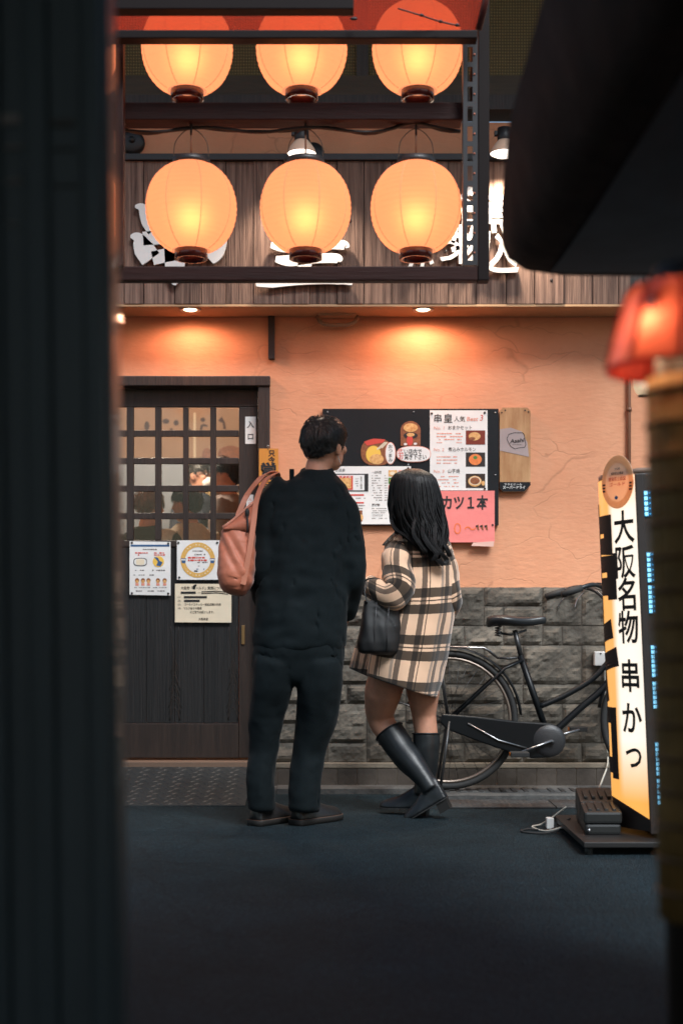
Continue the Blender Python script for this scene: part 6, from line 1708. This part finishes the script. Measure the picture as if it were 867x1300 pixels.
# plaid overshirt
def plaid_mat():
    m = bpy.data.materials.new('plaid_wool'); m.use_nodes = True
    n = m.node_tree.nodes; l = m.node_tree.links; b = n['Principled BSDF']
    uv = n.new('ShaderNodeUVMap'); sp = n.new('ShaderNodeSeparateXYZ')
    nz = n.new('ShaderNodeTexNoise'); nz.inputs['Scale'].default_value = 90
    ms = n.new('ShaderNodeVectorMath'); ms.operation = 'MULTIPLY_ADD'; ms.inputs[1].default_value = (0.004, 0.004, 0)
    l.new(uv.outputs[0], nz.inputs[0]); l.new(nz.outputs['Color'], ms.inputs[0]); l.new(uv.outputs[0], ms.inputs[2]); l.new(ms.outputs[0], sp.inputs[0])
    def bands(src, per, off, stops):
        a = n.new('ShaderNodeMath'); a.operation = 'MULTIPLY_ADD'; a.inputs[1].default_value = 1 / per; a.inputs[2].default_value = off
        l.new(src, a.inputs[0]); f = n.new('ShaderNodeMath'); f.operation = 'FRACT'; l.new(a.outputs[0], f.inputs[0])
        r = n.new('ShaderNodeValToRGB'); r.color_ramp.interpolation = 'CONSTANT'
        e = r.color_ramp.elements; e[0].position = 0; e[0].color = (*stops[0][1], 1); e[1].position = stops[1][0]; e[1].color = (*stops[1][1], 1)
        for p_, c in stops[2:]: r.color_ramp.elements.new(p_).color = (*c, 1)
        l.new(f.outputs[0], r.inputs[0]); return r.outputs[0]
    cr = (1, 1, 1); dk = (0.085, 0.085, 0.08); gy = (0.20, 0.205, 0.215); md = (0.50, 0.55, 0.62)
    h = bands(sp.outputs[1], 0.207, 0.0, ((0, dk), (0.20, cr), (0.255, dk), (0.285, cr), (0.34, dk), (0.55, cr)))
    v = bands(sp.outputs[0], 0.176, 0.30, ((0, gy), (0.13, cr), (0.18, gy), (0.21, cr), (0.50, md), (0.58, cr), (0.62, gy), (0.76, cr)))
    mx = n.new('ShaderNodeMix'); mx.data_type = 'RGBA'; mx.blend_type = 'MULTIPLY'; mx.inputs[0].default_value = 1
    l.new(h, mx.inputs[6]); l.new(v, mx.inputs[7])
    m2 = n.new('ShaderNodeMix'); m2.data_type = 'RGBA'; m2.blend_type = 'MULTIPLY'; m2.inputs[0].default_value = 1; m2.inputs[7].default_value = (0.76, 0.50, 0.335, 1)
    l.new(mx.outputs[2], m2.inputs[6])
    m3 = n.new('ShaderNodeMix'); m3.data_type = 'RGBA'; m3.blend_type = 'ADD'; m3.inputs[0].default_value = 1; m3.inputs[7].default_value = (0.012, 0.010, 0.009, 1)
    l.new(m2.outputs[2], m3.inputs[6]); l.new(m3.outputs[2], b.inputs['Base Color'])
    b.inputs['Roughness'].default_value = 0.9; b.inputs['Sheen Weight'].default_value = 0.35; b.inputs['Specular IOR Level'].default_value = 0.15
    wv = n.new('ShaderNodeTexNoise'); wv.inputs['Scale'].default_value = 420; l.new(uv.outputs[0], wv.inputs[0])
    bp = n.new('ShaderNodeBump'); bp.inputs['Strength'].default_value = 0.5; bp.inputs['Distance'].default_value = 0.002; l.new(wv.outputs[0], bp.inputs['Height']); l.new(bp.outputs[0], b.inputs['Normal'])
    return m
plm = plaid_mat()
def garment(name, rings, per, parent, v0=0.0, u0=0.0, thick=0.004, mat=plm, fold=None):
    """open sheet or sleeve through rings of points, with cloth coordinates in metres"""
    m = MB(); uv = []; n = len(rings[0])
    acc = [0.0] * n; prev = None
    for r in rings:
        for k in range(n):
            if prev: acc[k] += (r[k] - prev[k]).length
            uv.append((u0 + per * k / (n - 1), v0 + sum(acc) / n * 0.5 + acc[k] * 0.5))
        prev = r
    c = [sum((p for p in r), Vector()) / n for r in rings]
    for i, r in enumerate(rings):
        for k, p in enumerate(r):
            d = (p - c[i]); 
            if fold and d.length > 1e-5: p = p + d.normalized() * fold(p, i / (len(rings) - 1))
            m.v.append(tuple(p))
    for i in range(len(rings) - 1):
        for k in range(n - 1): m.f.append((i * n + k, i * n + k + 1, (i + 1) * n + k + 1, (i + 1) * n + k))
    m.uv = uv; m.sm = True
    o = put(name, m, mat, parent)
    q = o.modifiers.new('thick', 'SOLIDIFY'); q.thickness = thick; q.offset = 0
    return o
ctl = [(529, 671, 19, .058, 0), (529, 678, 27, .070, 0), (530, 685, 38, .088, 0), (531, 696, 42, .104, 0), (532, 715, 44, .122, 0), (532, 740, 46, .136, 0), (529, 770, 47.5, .152, 0), (524, 800, 48, .158, 0), (519, 830, 47, .162, 0), (514, 856, 45.5, .165, 0), (511.5, 872, 44, .166, 0)]
NN = 72
rings = []
cs = spline([Vector((a, b_, c)) for a, b_, c, d, e in ctl], [d for a, b_, c, d, e in ctl], 4)
for p, ry in zip(*cs):
    ring = []
    for k in range(NN + 1):
        a = R(105) + 2 * PI * k / NN
        tilt = max(0, (p.y - 760) / 112) * 14 * math.cos(a)             # hem lower on one side
        q = G(p.x, p.y + tilt, 0.02) + Vector((math.cos(a) * p.z / WS, math.sin(a) * ry, 0))
        ring.append(q)
    rings.append(ring)
def cfold(p, t):
    a = noise.noise(Vector((p.x * 9, p.y * 9, p.z * 2.2)))
    return (0.004 + 0.016 * t) * a * 1.1 + 0.007 * noise.noise(p * 13) * min(1, t * 3)
garment('overshirt', rings, 1.02, wo, v0=-0.082, fold=cfold)
def sleeve(pts, rad, per, v0, u0, cuffgap=True):
    q, rr = spline(pts, rad, 8); rs = []; u = None
    for i, p in enumerate(q):
        t = (q[min(i + 1, len(q) - 1)] - q[max(i - 1, 0)]).normalized()
        if u is None: u = Vector((0, 1, 0.2))
        u = (u - t * u.dot(t)).normalized(); w_ = t.cross(u)
        rs.append([p + (u * math.cos(a) + w_ * math.sin(a)) * rr[i] for a in [2 * PI * k / 28 for k in range(29)]])
    return garment('sleeve', rs, per, wo, v0, u0, 0.004, fold=lambda p, t: 0.014 * noise.noise(Vector((p.x * 11, p.y * 8, p.z * 15))) * min(1, t * 4) + 0.006 * noise.noise(p * 24))
sleeve([G(518, 692, 0.0), G(506, 703, -0.03), G(504, 726, -0.09), G(507, 749, -0.135), G(495, 757, -0.135), G(480, 751, -0.10), G(467, 744, -0.05)], [0.050, 0.062, 0.066, 0.064, 0.058, 0.052, 0.046], 0.42, 0.02, 0.05)
sleeve([G(546, 692, 0.0), G(558, 704, 0.0), G(566, 730, 0.0), G(570, 760, 0.0), G(568, 778, 0.06), G(563, 788, 0.12)], [0.050, 0.060, 0.058, 0.052, 0.046, 0.040], 0.40, 0.0, 0.10)
m = []
for j in range(5):
    t = j / 4
    m.append([G(529, 676 - 7 * t + 5 * t * t, 0.0) + Vector((math.cos(a) * (0.085 - 0.012 * t + 0.02 * t * t), math.sin(a) * (0.080 - 0.010 * t), 0.02 * math.sin(a) * -1 * t)) for a in [R(120) + R(300) * k / 30 for k in range(31)]])
garment('collar', m, 0.36, wo, 0.05, 0.02)
# loose front of the overshirt swinging out
fl = []
for j in range(9):
    t = j / 8
    fl.append([G(a, b_, o) for a, b_, o in [(484 - 6 * t + (1 - s) * (-8 - 27 * t), 742 + 122 * t - (1 - s) * 16 * t, 0.10 + 0.10 * (1 - s)) for s in [k / 8 for k in range(9)]]])
garment('front_panel', fl, 0.22, wo, 0.03, 0.02, fold=lambda p, t: 0.010 * noise.noise(p * 9))
# back yoke seam and pocket edge
# shoulder bag on the forearm
wb = thing('tote_bag', 'black leather tote bag hanging from the forearm of the plaid overshirt', 'bag', G(482, 832, -0.12))
rs = []
for y, x0, x1, dp in ((761, 461, 507, .030), (775, 459, 508, .042), (795, 456, 508, .055), (815, 453, 507, .060), (827, 454, 505, .055), (831, 460, 500, .03)):
    rs.append(ell(G((x0 + x1) / 2, y, -0.115), (x1 - x0) / 2 / WS, dp, 28, ax=(1, 0.15, 0), ay=(-0.15, 1, 0), pw=0.62))
m = MB(); m.rings(rs); put('bag_body', fuse(m, 0.006, 6, lambda co: 0.013 * noise.noise(Vector((co.x * 16 + co.z * 4, co.y * 8, co.z * 6))) - 0.004, 3), M('bag_black', (0.0055, 0.006, 0.0072), 0.55), wb)
for o, s_ in ((-0.155, 0), (-0.075, 1)):
    ribbon([G(466, 765, o), G(463, 750, o + 0.02), G(468 - 4 * s_, 737, -0.10), G(478, 734, -0.10), G(490, 742, -0.10), G(497, 754, o + 0.01), G(500, 766, o)], 0.014, 0.005, M('bag_black', (0.013, 0.013, 0.015)), wb, 'handle', (0.0, 1, 0.1))
for px in (478, 494):
    m = MB(); m.tube([G(px, 764, -0.170), G(px - 2, 795, -0.183), G(px - 3, 826, -0.170)], 0.0016, 5); put('seam', m, M('bag_seam', (0.05, 0.05, 0.055), 0.3), wb)
# long hair
whm = M('hair_black', (0.011, 0.0105, 0.011), 0.42, var=0.4, vscale=30, spec=0.28)
def long_hair():
    r2 = random.Random(11); f, r, u = wfr
    k = 0.93
    m = MB()
    axis_r = Vector((1, 0, 0)); back = Vector((0, -1, 0)); 
    hx = lambda z_: 0.0
    def section(t):
        """centre, half width, half depth of the hair mass at fraction t from crown to tips"""
        y = 596.5 + t * 112.5
        keys = ((0.0, 524, 9, .03), (0.03, 524, 20, .065), (0.10, 524.5, 27, .090), (0.22, 525.5, 30.5, .098), (0.38, 527, 33, .104), (0.55, 530, 33, .108), (0.70, 535, 30, .114), (0.85, 541, 24, .122), (1.0, 548, 15, .120))
        for (a, x0, w0, d0), (b_, x1, w1, d1) in zip(keys[:-1], keys[1:]):
            if t <= b_:
                s_ = (t - a) / (b_ - a); return G(x0 + (x1 - x0) * s_, y, 0.012), (w0 + (w1 - w0) * s_) / WS, d0 + (d1 - d0) * s_
        return G(keys[-1][1], y, 0), keys[-1][2] / WS, keys[-1][3]
    rs = []
    for j in range(22):
        t = j / 21; c, w_, d_ = section(t)
        rs.append([c + Vector((math.cos(a) * (w_ - 0.008), -0.012 + math.sin(a) * (d_ - 0.010) * (1 if math.sin(a) < 0 else (0.95 if t < 0.3 else 0.45)), 0)) + Vector((noise.noise(Vector((a * 3, t * 3, 0))) * 0.005, noise.noise(Vector((a * 4, t * 2, 5))) * 0.005, 0)) for a in [2 * PI * q / 30 for q in range(30)]])
    m.rings(rs); h = put('hair', m, whm, wo)
    m = MB()
    for i in range(4300):
        a = R(180) + R(180) * r2.random() + r2.uniform(-0.45, 0.45)           # around the back
        t0 = 0.0 if r2.random() < 0.75 else r2.uniform(0.1, 0.5)
        ci = round(a * 11); ac = ci / 11; rc = random.Random(ci * 7 + int(r2.random() * 3))
        ph = rc.uniform(0, 6.28); cl = rc.uniform(-0.006, 0.010); amp = rc.uniform(0.006, 0.013); fq = rc.uniform(11, 16)
        t1 = rc.uniform(0.84, 1.10) + r2.uniform(-0.06, 0.04) - 0.10 * max(0, -math.cos(a))
        lift = r2.uniform(-0.004, 0.004)
        pts = []
        for j in range(17):
            t = t0 + (t1 - t0) * j / 16
            c, w_, d_ = section(min(t, 1.0))
            if t > 1: c = c + Vector((0.01 * (t - 1) * 8, 0, -(t - 1) * 108 / WS))
            wav = max(0, t - 0.30) * 1.5
            aa = a + (ac - a) * min(0.8, max(0, t - 0.1) * 1.3) + 0.10 * wav * math.sin(t * fq + ph)
            li = lift * (1 - 0.4 * t) + cl * min(1, t * 1.6)
            p = c + Vector((math.cos(aa) * (w_ + li), -0.012 + math.sin(aa) * (d_ + li) * (1 if math.sin(aa) < 0 else 0.45), 0))
            p += Vector((amp * wav * math.sin(t * fq + ph), -abs(amp * wav * math.cos(t * fq + ph)) * 0.8, 0))
            pts.append(p)
        strand(m, pts, 0.00115, 0.0003)
    # loose locks: a side lock by the cheek and curls at the ends
    def lock(path, n, sp):
        for i in range(n):
            o = Vector((r2.uniform(-1, 1), r2.uniform(-1, 1), r2.uniform(-0.5, 0.5))) * sp
            q = spline([G(*p) + o * (0.6 + 0.5 * j / len(path)) for j, p in enumerate(path)], k=5)
            strand(m, q, 0.0016, 0.0003)
    lock([(506, 615, -0.05), (498, 640, -0.06), (496, 658, -0.055), (502, 672, -0.08), (516, 681, -0.10), (526, 690, -0.12)], 120, 0.008)
    lock([(502, 676, -0.04), (494, 684, -0.06), (487, 692, -0.09)], 70, 0.007)
    lock([(545, 640, -0.085), (552, 668, -0.10), (551, 690, -0.13), (560, 703, -0.14), (567, 711, -0.135), (562, 716, -0.14), (556, 711, -0.145)], 170, 0.010)
    lock([(540, 650, -0.10), (536, 675, -0.125), (545, 693, -0.145), (554, 703, -0.15), (550, 711, -0.15)], 170, 0.011)
    lock([(556, 640, -0.05), (563, 665, -0.06), (561, 685, -0.085), (567, 697, -0.10), (571, 706, -0.10)], 130, 0.009)
    lock([(528, 655, -0.105), (524, 675, -0.13), (532, 690, -0.145), (540, 700, -0.15)], 120, 0.009)
    put('hair_strand', m, whm, h, kind='stuff')
long_hair()

# ---------------------------------------------------------------- guests inside
def guest(label, px, py, d, yaw, topc, hairc, seated=True, mask=False, lng=False, arm=None):
    c = P(px, py, d); fr = frame_of(yaw); f, r, u = fr
    fz = DZ0
    t = thing('person', label, 'person', (c.x, c.y, fz), 'guests inside the shop')
    b = MB(); head_parts(b, c, fr, 0.95)
    sh = c - u * 0.175 - f * 0.02
    b.tube([c - u * 0.06, sh + u * 0.07, sh], [0.05, 0.05, 0.06], 12)
    b.rings([ell(sh + u * z, rx, ry, 18, r, f) for z, rx, ry in ((0.04, .07, .06), (0.0, .15, .08), (-0.1, .165, .10), (-0.25, .15, .10), (-0.42, .155, .11), (-0.50, .14, .10))])
    hp = sh - u * 0.46
    for s_ in (-1, 1):
        if seated: pts = [hp + r * s_ * 0.09, hp + r * s_ * 0.10 + f * 0.40 + u * 0.0, Vector((0, 0, 0))]; kn = pts[1]; pts[2] = Vector((kn.x, kn.y, fz + 0.06))
        else: pts = [hp + r * s_ * 0.09, hp + r * s_ * 0.09 - u * 0.4, Vector(((hp + r * s_ * 0.09).x, (hp + r * s_ * 0.09).y, fz + 0.05))]
        b.tube(*spline(pts, [0.085, 0.062, 0.042], 4), 12); b.tube([pts[2], pts[2] + f * 0.17 - Vector((0, 0, 0.02))], [0.04, 0.03], 8)
    put('body', fuse(b, 0.011, 3), skin, t)
    cl = MB()
    cl.rings([ell(sh + u * z, rx, ry, 20, r, f) for z, rx, ry in ((0.055, .075, .07), (0.0, .17, .095), (-0.1, .185, .12), (-0.25, .175, .12), (-0.42, .18, .13), (-0.56, .17, .13))])
    for s_ in (-1, 1):
        el_ = sh + r * s_ * 0.24 - u * 0.27 + f * 0.04; wr = el_ + f * 0.24 + u * 0.05 - r * s_ * 0.06
        cl.tube(*spline([sh + r * s_ * 0.15, sh + r * s_ * 0.20 - u * 0.1, el_, wr], [0.06, 0.058, 0.052, 0.040], 4), 12)
    put('top', fuse(cl, 0.012, 5, wrinkle(6, 0.010)), clothm('top_' + str(topc), topc), t)
    hd2 = MB()
    for s_ in (-1, 1):
        el_ = sh + r * s_ * 0.24 - u * 0.27 + f * 0.04; wr = el_ + f * 0.24 + u * 0.05 - r * s_ * 0.06
        hand_parts(hd2, wr, f, -u, s_ * -1, 0.4, 0.9)
        k = MB(); hand_parts(k, wr, f, -u, s_ * -1, 0.4, 0.9); put('hand', k, skin, t)
    short_hair(t, c, fr, 0.95, M('hair_' + str(hairc), hairc, 0.4, var=0.3, vscale=40), 500, 0.07, 3, nape=R(-52))
    if mask:
        m = MB(); m.ball(c + f * 0.062 - u * 0.048, (0.05, 0.042, 0.045), 14, 10, fr_mat(f, r, u)); put('face_mask', m, white, t)
    face_bits(t, c, fr, 0.95)
    if seated:
        st = thing('stool', 'wooden stool under the guest: ' + label.split(' in ')[-1], 'stool', (hp.x, hp.y, fz), 'stools inside the shop')
        m = MB(); m.lathe([(0.001, hp.z - 0.12), (0.17, hp.z - 0.12), (0.17, hp.z - 0.085), (0.001, hp.z - 0.08)], 24, (hp.x, hp.y, 0)); put('seat', m, thm, st)
        for a in range(4):
            q = PI / 4 + a * PI / 2; m = MB(); m.tube([(hp.x + 0.13 * math.cos(q), hp.y + 0.13 * math.sin(q), hp.z - 0.12), (hp.x + 0.17 * math.cos(q), hp.y + 0.17 * math.sin(q), fz)], 0.014, 8); put('leg', m, darkwood, st)
guest('person with brown hair in dark jacket seated behind the lattice glass', 190, 643, 8.25, R(25), (0.02, 0.02, 0.022), (0.16, 0.075, 0.035))
guest('person with black hair in cream sweater seated behind the lattice glass', 238, 640, 8.3, R(-50), (0.42, 0.34, 0.25), (0.015, 0.012, 0.012))
guest('person with black hair in grey sweater standing behind the lattice glass', 287, 604, 8.7, R(-80), (0.22, 0.17, 0.155), (0.012, 0.011, 0.011), seated=False)
guest('person in white face mask and navy top standing further inside', 254, 604, 9.5, R(120), (0.03, 0.035, 0.05), (0.02, 0.015, 0.012), seated=False, mask=True)
